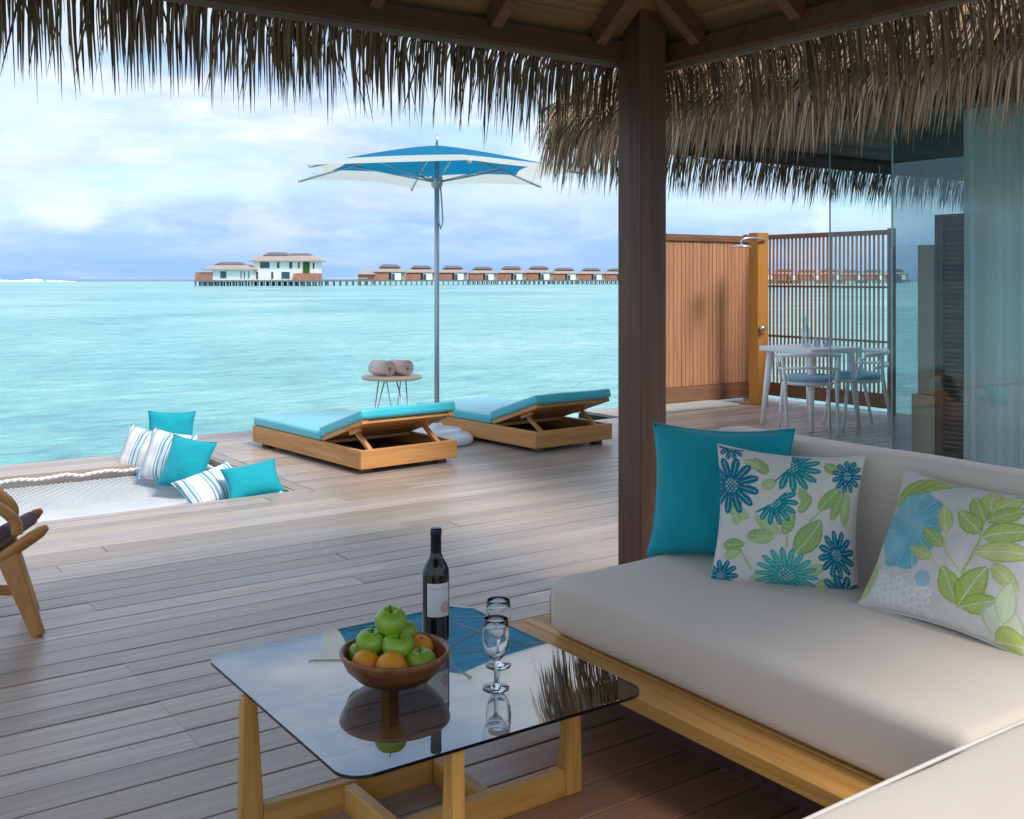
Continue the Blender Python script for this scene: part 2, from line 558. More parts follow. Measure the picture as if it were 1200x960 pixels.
def water_material():
    t = NT('lagoon_water')
    pos = t.new('ShaderNodeNewGeometry').outputs['Position']
    flat = t.mapping(pos, (1, 1, 0))
    big = t.noise(t.mapping(flat, (0.028, 0.028, 1), rot=(0, 0, 0.6)), 1.0, 5, 0.55, 0.8)
    mid = t.noise(t.mapping(flat, (0.36, 0.50, 1), rot=(0, 0, 0.6)), 1.0, 8, 0.72, 1.2)
    fine = t.noise(t.mapping(flat, (1.0, 1.9, 1), rot=(0, 0, 0.65)), 1.0, 6, 0.65, 0.6)
    k = t.math('ADD', t.math('ADD', t.math('MULTIPLY', big, 0.42), t.math('MULTIPLY', mid, 0.36)), t.math('MULTIPLY', fine, 0.22))
    c = t.ramp(k, [(0.39, (0.080, 0.285, 0.300)), (0.455, (0.150, 0.445, 0.440)), (0.52, (0.240, 0.565, 0.540)), (0.61, (0.44, 0.70, 0.66))])
    ln = t.new('ShaderNodeVectorMath', operation='LENGTH')
    t.link(flat, ln.inputs[0])
    deep = t.ramp(t.math('MULTIPLY', ln.outputs['Value'], 1 / 3000.0), [(0.02, 0.0), (0.12, 0.35), (0.34, 0.45), (0.40, 1.0)])
    deepc = t.mix(t.ramp(t.math('MULTIPLY', ln.outputs['Value'], 1 / 3000.0), [(0.33, 0.0), (0.40, 1.0)]), (0.18, 0.50, 0.53), (0.03, 0.12, 0.25))
    c = t.mix(deep, c, deepc)
    t.set(rough=0.2, col=c, spec=0.4)
    t.b.inputs['IOR'].default_value = 1.33
    w1 = t.noise(t.mapping(flat, (0.55, 1.15, 1), rot=(0, 0, 0.5)), 1.0, 4, 0.6, 0.7)
    w2 = t.noise(t.mapping(flat, (2.0, 3.6, 1), rot=(0, 0, 0.75)), 1.0, 4, 0.6, 0.4)
    h = t.math('ADD', t.math('MULTIPLY', w1, 1.0), t.math('MULTIPLY', w2, 0.55))
    n = t.new('ShaderNodeBump')
    n.inputs['Strength'].default_value = 0.8
    n.inputs['Distance'].default_value = 0.5
    t.link(h, n.inputs['Height'])
    t.link(n.outputs[0], t.b.inputs['Normal'])
    return t.m


M['water'] = water_material()


def curtain_material():
    t = NT('sheer_curtain_cloth')
    t.b.inputs['Base Color'].default_value = (0.93, 0.94, 0.92, 1)
    t.b.inputs['Roughness'].default_value = 0.9
    tr = t.new('ShaderNodeBsdfTranslucent')
    tr.inputs[0].default_value = (0.80, 0.86, 0.83, 1)
    tp = t.new('ShaderNodeBsdfTransparent')
    m1 = t.new('ShaderNodeMixShader')
    m1.inputs[0].default_value = 0.15
    t.link(t.b.outputs[0], m1.inputs[1])
    t.link(tr.outputs[0], m1.inputs[2])
    m2 = t.new('ShaderNodeMixShader')
    m2.inputs[0].default_value = 0.05
    t.link(m1.outputs[0], m2.inputs[1])
    t.link(tp.outputs[0], m2.inputs[2])
    t.link(m2.outputs[0], t.out.inputs[0])
    return t.m


M['curtain'] = curtain_material()


# ------------------------------------------------------------------ geometry helpers
class MB:
    def __init__(self):
        self.v, self.f, self.c = [], [], []

    def add(self, verts, faces, col=None):
        b = len(self.v)
        self.v.extend([tuple(p) for p in verts])
        self.f.extend([tuple(i + b for i in f) for f in faces])
        if col is not None:
            self.c.extend([col] * len(verts))

    def box(self, x0, x1, y0, y1, z0, z1, M4=None):
        p = [Vector((x, y, z)) for z in (z0, z1) for y in (y0, y1) for x in (x0, x1)]
        if M4 is not None:
            p = [M4 @ q for q in p]
        self.add(p, [(0, 2, 3, 1), (4, 5, 7, 6), (0, 1, 5, 4), (2, 6, 7, 3), (0, 4, 6, 2), (1, 3, 7, 5)])
        return self

    def bar(self, a, b, w, h, up=(0, 0, 1), w2=None, h2=None):
        a, b = Vector(a), Vector(b)
        d = (b - a).normalized()
        s = d.cross(Vector(up))
        if s.length < 1e-5:
            s = d.cross(Vector((1, 0, 0)))
        s.normalize()
        u = s.cross(d)
        w2 = w if w2 is None else w2
        h2 = h if h2 is None else h2
        p = []
        for c, ww, hh in ((a, w, h), (b, w2, h2)):
            for sy, sx in ((-1, -1), (-1, 1), (1, 1), (1, -1)):
                p.append(c + s * (sx * ww / 2) + u * (sy * hh / 2))
        self.add(p, [(0, 3, 2, 1), (4, 5, 6, 7), (0, 1, 5, 4), (1, 2, 6, 5), (2, 3, 7, 6), (3, 0, 4, 7)])
        return self

    def tube(self, path, r, n=10, cap=True):
        path = [Vector(p) for p in path]
        rs = r if isinstance(r, (list, tuple)) else [r] * len(path)
        rings = []
        prev = None
        for i, p in enumerate(path):
            d = (path[min(i + 1, len(path) - 1)] - path[max(i - 1, 0)]).normalized()
            if prev is None:
                s = d.cross(Vector((0, 0, 1)))
                if s.length < 1e-4:
                    s = d.cross(Vector((1, 0, 0)))
            else:
                s = prev - d * prev.dot(d)
            s.normalize()
            prev = s
            u = d.cross(s)
            rings.append([p + (s * math.cos(2 * PI * k / n) + u * math.sin(2 * PI * k / n)) * rs[i] for k in range(n)])
        v = [q for ring in rings for q in ring]
        f = []
        for i in range(len(rings) - 1):
            for k in range(n):
                f.append((i * n + k, i * n + (k + 1) % n, (i + 1) * n + (k + 1) % n, (i + 1) * n + k))
        if cap:
            f.append(tuple(range(n - 1, -1, -1)))
            f.append(tuple((len(rings) - 1) * n + k for k in range(n)))
        self.add(v, f)
        return self

    def lathe(self, prof, n=32, c=(0, 0, 0), closed=False):
        v, f = [], []
        m = len(prof)
        for k in range(n):
            a = 2 * PI * k / n
            for r, z in prof:
                v.append((c[0] + r * math.cos(a), c[1] + r * math.sin(a), c[2] + z))
        last = m if closed else m - 1
        for k in range(n):
            k2 = (k + 1) % n
            for i in range(last):
                j = (i + 1) % m
                f.append((k * m + i, k2 * m + i, k2 * m + j, k * m + j))
        self.add(v, f)
        return self

    def prism(self, poly, z0, z1):
        n = len(poly)
        v = [(x, y, z0) for x, y in poly] + [(x, y, z1) for x, y in poly]
        f = [tuple(range(n - 1, -1, -1)), tuple(range(n, 2 * n))]
        for i in range(n):
            f.append((i, (i + 1) % n, n + (i + 1) % n, n + i))
        self.add(v, f)
        return self

    def mesh(self, name):
        me = bpy.data.meshes.new(name)
        me.from_pydata(self.v, [], self.f)
        if self.c:
            a = me.color_attributes.new('print', 'FLOAT_COLOR', 'POINT')
            arr = np.ones((len(self.v), 4), dtype=np.float32)
            arr[:, :3] = np.array(self.c, dtype=np.float32)[:, :3]
            a.data.foreach_set('color', arr.ravel())
        me.update()
        return me

    def build(self, name, mat, parent=None, smooth=False, bevel=0.0, seg=2, loc=None):
        me = self.mesh(name)
        return link(name, me, mat, parent, smooth, bevel, seg, loc)


def link(name, me, mat, parent=None, smooth=False, bevel=0.0, seg=2, loc=None):
    if mat is not None and not me.materials:
        me.materials.append(M[mat])
    if smooth:
        me.polygons.foreach_set('use_smooth', [True] * len(me.polygons))
    o = bpy.data.objects.new(name, me)
    COL.objects.link(o)
    if parent is not None:
        o.parent = parent
    if loc is not None:
        o.location = loc
    if bevel:
        b = o.modifiers.new('edge', 'BEVEL')
        b.width = bevel
        b.segments = seg
        b.limit_method = 'ANGLE'
        b.angle_limit = R(40)
        b.harden_normals = False
    return o


def tag(o, label=None, cat=None, group=None, kind=None):
    if label:
        o['label'] = label
    if cat:
        o['category'] = cat
    if group:
        o['group'] = group
    if kind:
        o['kind'] = kind
    return o


def empty(name, loc=(0, 0, 0), rz=0.0, label=None, cat=None, group=None):
    o = bpy.data.objects.new(name, None)
    COL.objects.link(o)
    o.empty_display_size = 0.1
    o.location = loc
    o.rotation_euler = (0, 0, rz)
    return tag(o, label, cat, group)


def struct(o):
    o['kind'] = 'structure'
    return o


def copy_tree(o, parent=None):
    c = o.copy()
    COL.objects.link(c)
    c.parent = parent
    for ch in [q for q in ALL_CHILDREN(o)]:
        copy_tree(ch, c)
    return c


def ALL_CHILDREN(o):
    return [q for q in bpy.data.objects if q.parent == o]


FW = Vector((math.sin(TH), math.cos(TH), 0))
RT = Vector((math.cos(TH), -math.sin(TH), 0))


def pix(x, y, d):
    """point seen at a photograph pixel, d metres ahead of the camera"""
    return Vector((0, 0, CAMH)) + (FW + RT * ((x - 600) / FPX) + Vector((0, 0, -(y - 327) / FPX))) * d


def rounded_box(sx, sy, sz, r, seg=5, crown=0.0, n=14):
    """upholstered block, bottom centre at origin: rounded edges, top crowned, sides a touch full"""
    mb = MB()
    N = n
    pts = {}

    def sd(p):
        q = Vector((min(max(p.x, -sx / 2 + r), sx / 2 - r), min(max(p.y, -sy / 2 + r), sy / 2 - r), min(max(p.z, r), sz - r)))
        d = p - q
        if d.length > 1e-9:
            return q + d.normalized() * r
        return p
    faces = []
    verts = []

    def vid(p):
        key = (round(p.x, 5), round(p.y, 5), round(p.z, 5))
        if key not in pts:
            pts[key] = len(verts)
            verts.append(p.copy())
        return pts[key]

    def cuts(a, b, r, N):
        e = [a + r * (1 - math.cos(PI / 2 * i / seg)) for i in range(seg)]
        mid = [a + r + (b - a - 2 * r) * i / N for i in range(N + 1)]
        f = [b - r * (1 - math.cos(PI / 2 * i / seg)) for i in range(seg - 1, -1, -1)]
        return e + mid + f
    X, Y, Z = cuts(-sx / 2, sx / 2, r, N), cuts(-sy / 2, sy / 2, r, N), cuts(0, sz, r, 4)
    def quad(grid):
        for i in range(len(grid) - 1):
            for j in range(len(grid[0]) - 1):
                faces.append((grid[i][j], grid[i + 1][j], grid[i + 1][j + 1], grid[i][j + 1]))
    quad([[vid(Vector((x, y, sz))) for y in Y] for x in X])
    quad([[vid(Vector((x, y, 0))) for y in reversed(Y)] for x in X])
    quad([[vid(Vector((x, -sy / 2, z))) for z in Z] for x in X])
    quad([[vid(Vector((x, sy / 2, z))) for z in reversed(Z)] for x in X])
    quad([[vid(Vector((sx / 2, y, z))) for z in Z] for y in Y])
    quad([[vid(Vector((-sx / 2, y, z))) for z in reversed(Z)] for y in Y])
    out = []
    for p in verts:
        q = sd(p)
        k = max(0.0, 1 - (2 * q.x / sx) ** 2) * max(0.0, 1 - (2 * q.y / sy) ** 2)
        q.z += crown * k * max(0, q.z / sz)
        w = mnoise.noise(Vector((q.x * 3 + sx, q.y * 3 + sy, q.z * 3))) * 0.006 + mnoise.noise(Vector((q.x * 9 + sx, q.y * 4 + sy, 2.0))) * 0.0025
        q.z += w * max(0, q.z / sz)
        out.append(q)
    mb.add(out, faces)
    return mb


def pillow_mesh(name, w, h, t, N=22, seed=0, paint=None, pinch=0.10):
    """square scatter cushion in local x/y, front towards +z: full middle, thin seam, drawn-in sides, pointed corners"""
    off = Vector((seed * 3.7, seed * 1.3, seed * 2.1))
    verts, cols = [], []
    idx = {}
    faces = []
    for side in (1, -1):
        for i in range(N + 1):
            for j in range(N + 1):
                u, v = -1 + 2 * i / N, -1 + 2 * j / N
                edge = max(abs(u), abs(v)) >= 0.9999
                if side == -1 and edge:
                    idx[(side, i, j)] = idx[(1, i, j)]
                    continue
                x = u * (1 - pinch * (1 - v * v) * abs(u) ** 1.5) * w / 2
                y = v * (1 - pinch * (1 - u * u) * abs(v) ** 1.5) * h / 2
                puff = ((1 - abs(u) ** 2.3) * (1 - abs(v) ** 2.3)) ** 0.58
                p = Vector((u * 1.9, v * 1.9, side * 0.7)) + off
                wr = mnoise.noise(p) * 0.16 + mnoise.noise(p * 2.7) * 0.07
                # creases run in from the corners
                cr = math.sin(6 * math.atan2(abs(v), abs(u) + 1e-6) * 2) * 0.05 * (abs(u) * abs(v)) ** 0.8
                z = side * t / 2 * puff * (1 + wr + cr)
                x += mnoise.noise(Vector((v * 2.1, u * 0.7, seed))) * 0.012 * w
                y += mnoise.noise(Vector((u * 2.1, v * 0.7, seed + 9))) * 0.012 * h
                idx[(side, i, j)] = len(verts)
                verts.append((x, y, z))
                cols.append((u, v, side))
        for i in range(N):
            for j in range(N):
                q = (idx[(side, i, j)], idx[(side, i + 1, j)], idx[(side, i + 1, j + 1)], idx[(side, i, j + 1)])
                faces.append(q if side == 1 else q[::-1])
    me = bpy.data.meshes.new(name)
    me.from_pydata(verts, [], faces)
    if paint is not None:
        a = me.color_attributes.new('print', 'FLOAT_COLOR', 'POINT')
        uv = np.array(cols)
        arr = np.ones((len(verts), 4), dtype=np.float32)
        arr[:, :3] = paint(uv[:, 0], uv[:, 1])
        a.data.foreach_set('color', arr.ravel())
    me.update()
    return me


def seam(name, w, h, r, mat, parent, pinch=0.10):
    path = []
    K = 16
    for sx, sy, ex, ey in ((-1, -1, 1, -1), (1, -1, 1, 1), (1, 1, -1, 1), (-1, 1, -1, -1)):
        for k in range(K):
            u = sx + (ex - sx) * k / K
            v = sy + (ey - sy) * k / K
            path.append((u * (1 - pinch * (1 - v * v) * abs(u) ** 1.5) * w / 2, v * (1 - pinch * (1 - u * u) * abs(v) ** 1.5) * h / 2, 0))
    path.append(path[0])
    return MB().tube(path, r, 6, False).build(name, mat, parent, True)


def orient(o, loc, right, up):
    """local x -> right, local y -> up, local z -> outward normal; loc is the middle of the bottom edge"""
    r = Vector(right).normalized()
    u = Vector(up)
    u = (u - r * u.dot(r)).normalized()
    n = r.cross(u)
    o.matrix_world = Matrix(((r.x, u.x, n.x, loc[0]), (r.y, u.y, n.y, loc[1]), (r.z, u.z, n.z, loc[2]), (0, 0, 0, 1)))


# ------------------------------------------------------------------ sea
WZ = -1.3
xs = [0, 12, 30, 60, 120, 250, 500, 1000, 2500, 8000, 40000]
grid = sorted(set([-x for x in xs] + xs))
mb = MB()
gn = len(grid)
mb.add([(x, y, WZ) for x in grid for y in grid], [(i * gn + j, (i + 1) * gn + j, (i + 1) * gn + j + 1, i * gn + j + 1) for i in range(gn - 1) for j in range(gn - 1)])
struct(mb.build('water', 'water'))

# surf breaking on the outer reef
mb = MB()
base = []
for k in range(70):
    px_ = -60 + k * 2.2
    d = 980 + 25 * math.sin(k * 0.23)
    env = max(0.05, min(1, (92 - px_) / 45.0)) if px_ > 40 else 0.75 + 0.25 * math.sin(k * 0.31)
    hgt = (2.6 + 0.9 * mnoise.noise(Vector((k * 0.4, 0, 3)))) * max(0.1, env)
    p = pix(px_, 327, d)
    base.append((p, hgt))
for i in range(len(base) - 1):
    (p, a), (q, b) = base[i], base[i + 1]
    f3 = FW * 5
    mb.add([(p.x - f3.x, p.y - f3.y, WZ), (q.x - f3.x, q.y - f3.y, WZ), (q.x, q.y, WZ + b), (p.x, p.y, WZ + a), (q.x + f3.x, q.y + f3.y, WZ), (p.x + f3.x, p.y + f3.y, WZ)],
           [(0, 1, 2, 3), (3, 2, 4, 5)])
tag(mb.build('breaking_surf', 'foam', smooth=True), 'white line of surf breaking on the reef at the horizon', 'surf', kind='stuff')

# ------------------------------------------------------------------ far villas on stilts
FACE = -TH        # local +x to the right of the view, local -y towards the camera


def far_root(name, px_, d, label, cat, group=None, turn=0.0):
    p = pix(px_, 327, d)
    return empty(name, (p.x, p.y, 0), FACE + turn, label, cat, group)


def hip(mb, x0, x1, y0, y1, z0, z1, inset, thick=0.35):
    a = [(x0, y0, z0), (x1, y0, z0), (x1, y1, z0), (x0, y1, z0)]
    t = [(x, y, z0 + thick) for x, y, _ in a]
    i = inset
    b = [(x0 + i, y0 + i, z1), (x1 - i, y0 + i, z1), (x1 - i, y1 - i, z1), (x0 + i, y1 - i, z1)]
    mb.add(a + t + b, [(3, 2, 1, 0), (0, 1, 5, 4), (1, 2, 6, 5), (2, 3, 7, 6), (3, 0, 4, 7), (4, 5, 9, 8), (5, 6, 10, 9), (6, 7, 11, 10), (7, 4, 8, 11), (8, 9, 10, 11)])


stilt_mesh = MB().box(-0.28, 0.28, -0.28, 0.28, WZ - 1.5, 1.0).mesh('stilt')
stilt_mesh.materials.append(M['far_stilt'])


def stilts(root, xs_, ys_):
    for x in xs_:
        for y in ys_:
            link('stilt', stilt_mesh, None, root, loc=(x, y, 0))


def far_window(root, x0, x1, z0, z1, y=0.0, mat='far_win'):
    w = MB().box(x0 - 0.12, x1 + 0.12, y - 0.10, y + 0.05, z0 - 0.12, z1 + 0.12).build('window_frame', 'white_wall', root)
    MB().box(x0, x1, y - 0.14, y - 0.105, z0, z1).build('window_pane', mat, w)


# large white house (local origin at its left wall)
d0 = 415
s = d0 / FPX
r0 = far_root('white_house', 297, d0, 'two storey white stilt house with tall green door', 'house')
MB().box(0, 24.5, 0, 12, 0.9, 8.4).build('wall', 'white_wall', r0)
MB().box(-0.6, 27.0, -4.2, 12.5, 0.35, 0.88).build('floor_slab', 'far_stilt', r0)
rb = MB()
hip(rb, -1.8, 26.2, -1.5, 14.2, 8.2, 10.7, 4.2)
rf = rb.build('roof', 'far_roof', r0)
rb = MB()
hip(rb, 3.2, 13.0, 2.0, 10.5, 10.5, 11.9, 2.0, 0.2)
rb.build('roof_cap', 'far_cap', rf)
rb = MB()
hip(rb, 12.0, 22.0, 2.4, 10.0, 10.45, 11.5, 1.8, 0.2)
rb.build('roof_cap', 'far_cap', rf)
for x0, x1, z0, z1 in ((2.6, 6.3, 5.6, 8.0), (9.2, 10.2, 5.6, 8.0), (14.0, 15.2, 5.5, 8.0), (17.4, 18.1, 5.5, 8.0), (23.2, 23.9, 5.4, 7.8),
                       (1.0, 1.9, 1.4, 4.2), (7.0, 7.8, 1.4, 4.2), (11.0, 14.2, 1.5, 4.2)):
    far_window(r0, x0, x1, z0, z1)
MB().box(19.4, 22.0, -0.22, -0.03, 3.6, 8.0).build('green_door', 'far_green', r0)
MB().box(16.4, 26.9, -4.0, -0.4, 0.89, 3.6).build('terrace_screen', 'far_brick', r0)
stilts(r0, [0.4 + 2.35 * i for i in range(12)], (-3.6, 3, 11))

r1 = far_root('white_bungalow', 249, d0 - 4, 'low white stilt bungalow beside the two storey white house', 'house')
MB().box(0, 15.4, 0, 11, 0.9, 5.2).build('wall', 'white_wall', r1)
MB().box(-6.8, 15.9, -1.2, 11.4, 0.35, 0.88).build('floor_slab', 'far_stilt', r1)
rb = MB()
hip(rb, -3.9, 16.6, -1.5, 13, 4.8, 6.9, 4.0)
rf = rb.build('roof', 'far_roof', r1)
rb = MB()
hip(rb, 0.2, 11.2, 2.2, 9.2, 6.85, 8.0, 1.9, 0.2)
rb.build('roof_cap', 'far_cap', rf)
MB().box(-6.5, -0.05, -0.6, 8, 0.9, 4.0).build('timber_screen', 'far_brick', r1)
for x0, x1, z0, z1 in ((3.1, 5.4, 1.7, 4.3), (10.9, 11.3, 1.6, 4.3), (12.2, 12.6, 1.6, 4.3), (13.9, 14.3, 1.6, 4.3)):
    far_window(r1, x0, x1, z0, z1)
stilts(r1, [-6.4 + 2.4 * i for i in range(10)], (-0.6, 5, 10.6))

# row of identical water villas
centres = [457, 494, 531, 567, 600, 632, 663, 694, 724, 754, 783, 812, 840, 868, 895, 922, 949, 975, 1001, 1026, 1052]


def villa_proto():
    r = empty('water_villa', (0, 0, 0), 0, 'brown water villa with grey cap roof in the distant row', 'villa', 'row of identical water villas on stilts')
    MB().box(-6.6, 6.4, -1.5, 8.5, 0.3, 0.85).build('floor_slab', 'far_stilt', r)
    MB().box(-6.2, 5.9, 1.5, 8, 0.86, 4.4).build('wall', 'far_brick', r)
    MB().box(-6.5, -0.4, -1.0, 1.45, 0.86, 3.7).build('timber_screen', 'far_brick', r)
    MB().box(0.6, 4.4, -1.1, 1.48, 0.86, 3.9).build('white_front', 'white_wall', r)
    MB().box(0.75, 1.9, -1.25, -1.12, 0.9, 3.5).build('window_pane', 'far_win', r)
    MB().box(4.5, 5.8, -0.4, 1.48, 0.86, 3.9).build('side_panel', 'far_roof', r)
    b = MB()
    hip(b, -6.9, 6.6, -1.4, 9.2, 4.1, 6.3, 3.6)
    rf_ = b.build('roof', 'far_roof', r)
    b = MB()
    hip(b, -4.6, 4.3, 0.6, 7, 6.15, 7.4, 1.7, 0.2)
    b.build('roof_cap', 'far_cap', rf_)
    stilts(r, [-6.2, -4.1, -2.0, 0.1, 2.2, 4.3, 6.1], (-1.2, 7.6))
    return r


vp = villa_proto()
for i, c in enumerate(centres):
    d = 468 + (c - 457) * 0.36
    p = pix(c, 327, d)
    o = vp if i == len(centres) - 1 else copy_tree(vp)
    o.location = (p.x, p.y, 0)
    o.rotation_euler = (0, 0, FACE + 0.10 + U(-0.07, 0.07))
    o.scale = (1.10 + U(-0.04, 0.05), 1.0, 1.0 + U(-0.05, 0.06))
    if i == 0:
        o['label'] = 'first water villa of the row, beside a low brown annexe on the jetty'
        del o['group']
ax = far_root('jetty_annexe', 428, 466, 'low brown annexe with small grey roof at the row\'s end', 'hut')
MB().box(-3.2, 3.5, 0, 6, 0.86, 3.3).build('wall', 'far_brick', ax)
MB().box(-3.8, 4.0, -1, 6.5, 0.3, 0.85).build('floor_slab', 'far_stilt', ax)
b = MB()
hip(b, -3.0, 4.6, -1, 7, 3.3, 5.3, 3.0)
b.build('roof', 'far_roof', ax)
stilts(ax, (-3, 0, 3), (-0.5, 6))
jt = far_root('jetty', 380, 430, 'low grey jetty on stilts joining white house and villa row', 'jetty')
MB().box(0, 17.5, 0, 3, 0.35, 0.9).build('walkway', 'far_stilt', jt)
MB().box(0, 17.5, 0.05, 0.14, 1.65, 1.8).build('handrail', 'white_wall', jt)
stilts(jt, [1 + 2.6 * i for i in range(7)], (0.4, 2.6))

# ------------------------------------------------------------------ deck
deck = struct(empty('deck'))
PITCH, GAP, THK = 0.138, 0.006, 0.028
plank_cache = {}


def plank(x0, x1, y0, w, z=0.0, parent=deck, mat='deck'):
    key = (round(x1 - x0, 2), round(w, 3))
    if key not in plank_cache:
        L, w_ = key
        e = 0.0025
        m = MB()
        v = []
        for x in (0, L):
            v += [(x, 0, -THK), (x, w_, -THK), (x, w_, -e), (x, w_ - e, 0), (x, e, 0), (x, 0, -e)]
        m.add(v, [(0, 1, 2, 3, 4, 5)[::-1], (6, 7, 8, 9, 10, 11)] + [(i, (i + 1) % 6, 6 + (i + 1) % 6, 6 + i) for i in range(6)])
        me = m.mesh('plank')
        me.materials.append(M[mat])
        plank_cache[key] = me
    o = link('plank', plank_cache[key], None, parent, loc=(x0, y0, z + U(-0.0012, 0.0012)))
    return o


NET_Y0, NET_Y1, NET_X1 = 6.49, 8.08, 2.76
EDGE_Y = 9.28
y = 0.75
rows = 0
while y < EDGE_Y - 0.05:
    w = PITCH - GAP
    if y + PITCH > NET_Y0 - 0.02 and y < NET_Y1 + 0.3:
        xa = NET_X1 + 0.13
    elif y >= NET_Y1 + 0.3:
        xa = NET_X1 + 0.03
    else:
        xa = -1.6
    xb = 6.82 if y < 5.0 else 9.5
    if y > 8.0:
        xb = 6.25 if y < 8.9 or True else xb
    segs = [(xa, xb)]
    if y > 8.0 and y < 8.75:
        segs.append((6.95, 9.5))
    for a, b_ in segs:
        if y < 2.95 or y > 4.3:
            cutsx = []
            x = a + U(0.8, 3.2)
            while x < b_ - 0.7:
                cutsx.append(x)
                x += U(2.0, 3.6)
        else:
            cutsx = []
            if a < 1.03 - 0.5 and 2.95 <= y < 3.95:
                cutsx.append(1.03)
            x = 1.03 + U(1.2, 3.0)
            while x < b_ - 0.7:
                cutsx.append(x)
                x += U(2.0, 3.4)
        ends = [a] + cutsx + [b_]
        for p0, p1 in zip(ends[:-1], ends[1:]):
            plank(p0 + 0.002, p1 - 0.002, y, w)
    y += PITCH
    rows += 1

rear = MB()  # unseen planks outside the view, added to bounce sunlight up to the ceiling
yy_ = 0.75 - PITCH
while yy_ > -3.2:
    rear.box(-3.0, 6.82, yy_, yy_ + PITCH - GAP, -THK, 0.0)
    yy_ -= PITCH
yy_ = 0.75
while yy_ < NET_Y0 - 0.15:
    rear.box(-4.5, -1.604, yy_, yy_ + PITCH - GAP, -THK, 0.0)
    yy_ += PITCH
tag(rear.build('rear_planks', 'deck', deck), kind='stuff')
# slab coloured dark so the board gaps read as shade, open below the net
uf = MB()
for (x0, x1, y0, y1) in ((-1.6, 9.5, 0.75, NET_Y0 - 0.035), (NET_X1 + 0.035, 6.2, NET_Y0 - 0.035, EDGE_Y - 0.03), (6.2, 9.45, NET_Y0 - 0.035, 8.0), (6.97, 9.45, 8.0, 8.8)):
    uf.box(x0, x1, y0, y1, -0.20, -0.034)
uf.build('deck_gap_shade', 'deck_under', deck)
# edge boards round the net opening and along the water
eb = [(-1.6, NET_X1 + 0.10, NET_Y0 - 0.032, NET_Y0 - 0.004, -0.24, -0.030),
      (NET_X1, NET_X1 + 0.028, NET_Y0, NET_Y1 + 0.05, -0.26, -0.004),
      (2.75, 6.27, EDGE_Y - 0.005, EDGE_Y + 0.025, -0.26, -0.003),
      (6.27, 6.30, 8.09, EDGE_Y + 0.025, -0.26, -0.003),
      (6.30, 6.93, 8.03, 8.06, -0.26, -0.003)]
for e in eb:
    MB().box(*e).build('edge_board', 'deck_edge', deck)
pl = MB().box(NET_X1 + 0.03, NET_X1 + 0.125, NET_Y0 - 0.002, 8.470, -0.028, 0.0).build('border_plank', 'deck', deck)
MB().box(-1.6, NET_X1 + 0.125, 6.410, NET_Y0 - 0.005, -0.028, 0.0).build('border_plank', 'deck', deck)
# outer beam beyond the net, in boards
for i in range(4):
    MB().box(-1.6, 2.783, NET_Y1 + 0.012 + i * 0.128, NET_Y1 + 0.012 + i * 0.128 + 0.122, -0.028, 0.0).build('plank', 'deck', deck)
MB().box(-1.6, 2.90, NET_Y1 + 0.02, NET_Y1 + 0.50, -0.32, -0.032).build('net_beam', 'deck_edge', deck)
for x, yy in ((3.1, 9.0), (5.9, 9.0), (2.6, 8.25), (-0.8, 8.25), (6.6, 7.8), (9.2, 8.6)):
    MB().box(x - 0.13, x + 0.13, yy - 0.13, yy + 0.13, WZ - 0.5, -0.21).build('pile', 'far_stilt', deck)

# ------------------------------------------------------------------ net over the water
net = empty('hammock_net', (0, 0, 0), 0, 'white rope hammock net stretched over an opening in the deck', 'net')


def net_z(x, y):
    u = (y - NET_Y0) / (NET_Y1 - NET_Y0)
    return -0.035 - 0.03 * u - 0.10 * math.sin(PI * max(0, min(1, u))) ** 0.7 * min(1, max(0, (NET_X1 - x) / 0.5)) ** 0.7


nx0 = -0.3
cord = MB()
step = 0.033
span = (NET_X1 - nx0) + (NET_Y1 - NET_Y0)
k = 0
while k * step < span:
    c = k * step
    for sgn in (1, -1):
        pts = []
        n = 26
        for i in range(n + 1):
            yy = NET_Y0 + 0.02 + (NET_Y1 - NET_Y0 - 0.05) * i / n
            xx = nx0 + c - (yy - NET_Y0) if sgn > 0 else nx0 + c - (NET_Y1 - yy)
            if nx0 <= xx <= NET_X1 - 0.03:
                pts.append((xx, yy, net_z(xx, yy) + (0.002 if sgn > 0 else -0.002)))
        if len(pts) > 1:
            cord.tube(pts, 0.0040, 4, False)
    k += 1
tag(cord.build('net_cords', 'net', net, True), kind='stuff')


def twisted(path, r, turns_per_m, parent, name='edge_rope'):
    L = sum((Vector(path[i + 1]) - Vector(path[i])).length for i in range(len(path) - 1))
    n = int(L * 44)
    for ph in (0, PI):
        pts = []
        for i in range(n + 1):
            t = i / n * (len(path) - 1)
            j = min(int(t), len(path) - 2)
            a, b_ = Vector(path[j]), Vector(path[j + 1])
            p = a.lerp(b_, t - j)
            d = (b_ - a).normalized()
            s_ = d.cross(Vector((0, 0, 1))).normalized()
            ang = 2 * PI * turns_per_m * L * i / n + ph
            pts.append(p + s_ * math.cos(ang) * r * 0.9 + Vector((0, 0, 1)) * math.sin(ang) * r * 0.9)
        MB().tube(pts, r, 7, True).build(name, 'rope', parent, True)


far_path = [(nx0 + (NET_X1 - 0.05 - nx0) * i / 30, NET_Y1 - 0.05 - 0.02 * (i % 2), -0.03 + 0.008 * (i % 3)) for i in range(31)]
twisted(far_path, 0.0085, 11, net)
side_path = [(NET_X1 - 0.05, NET_Y0 + 0.05 + (NET_Y1 - 0.12 - NET_Y0) * i / 16, net_z(NET_X1 - 0.05, NET_Y0 + 0.05 + (NET_Y1 - 0.12 - NET_Y0) * i / 16) + 0.02) for i in range(17)]
twisted(side_path, 0.011, 9, net)
near_path = [(nx0 + (NET_X1 - 0.05 - nx0) * i / 30, NET_Y0 + 0.035, -0.045) for i in range(31)]
twisted(near_path, 0.006, 14, net)


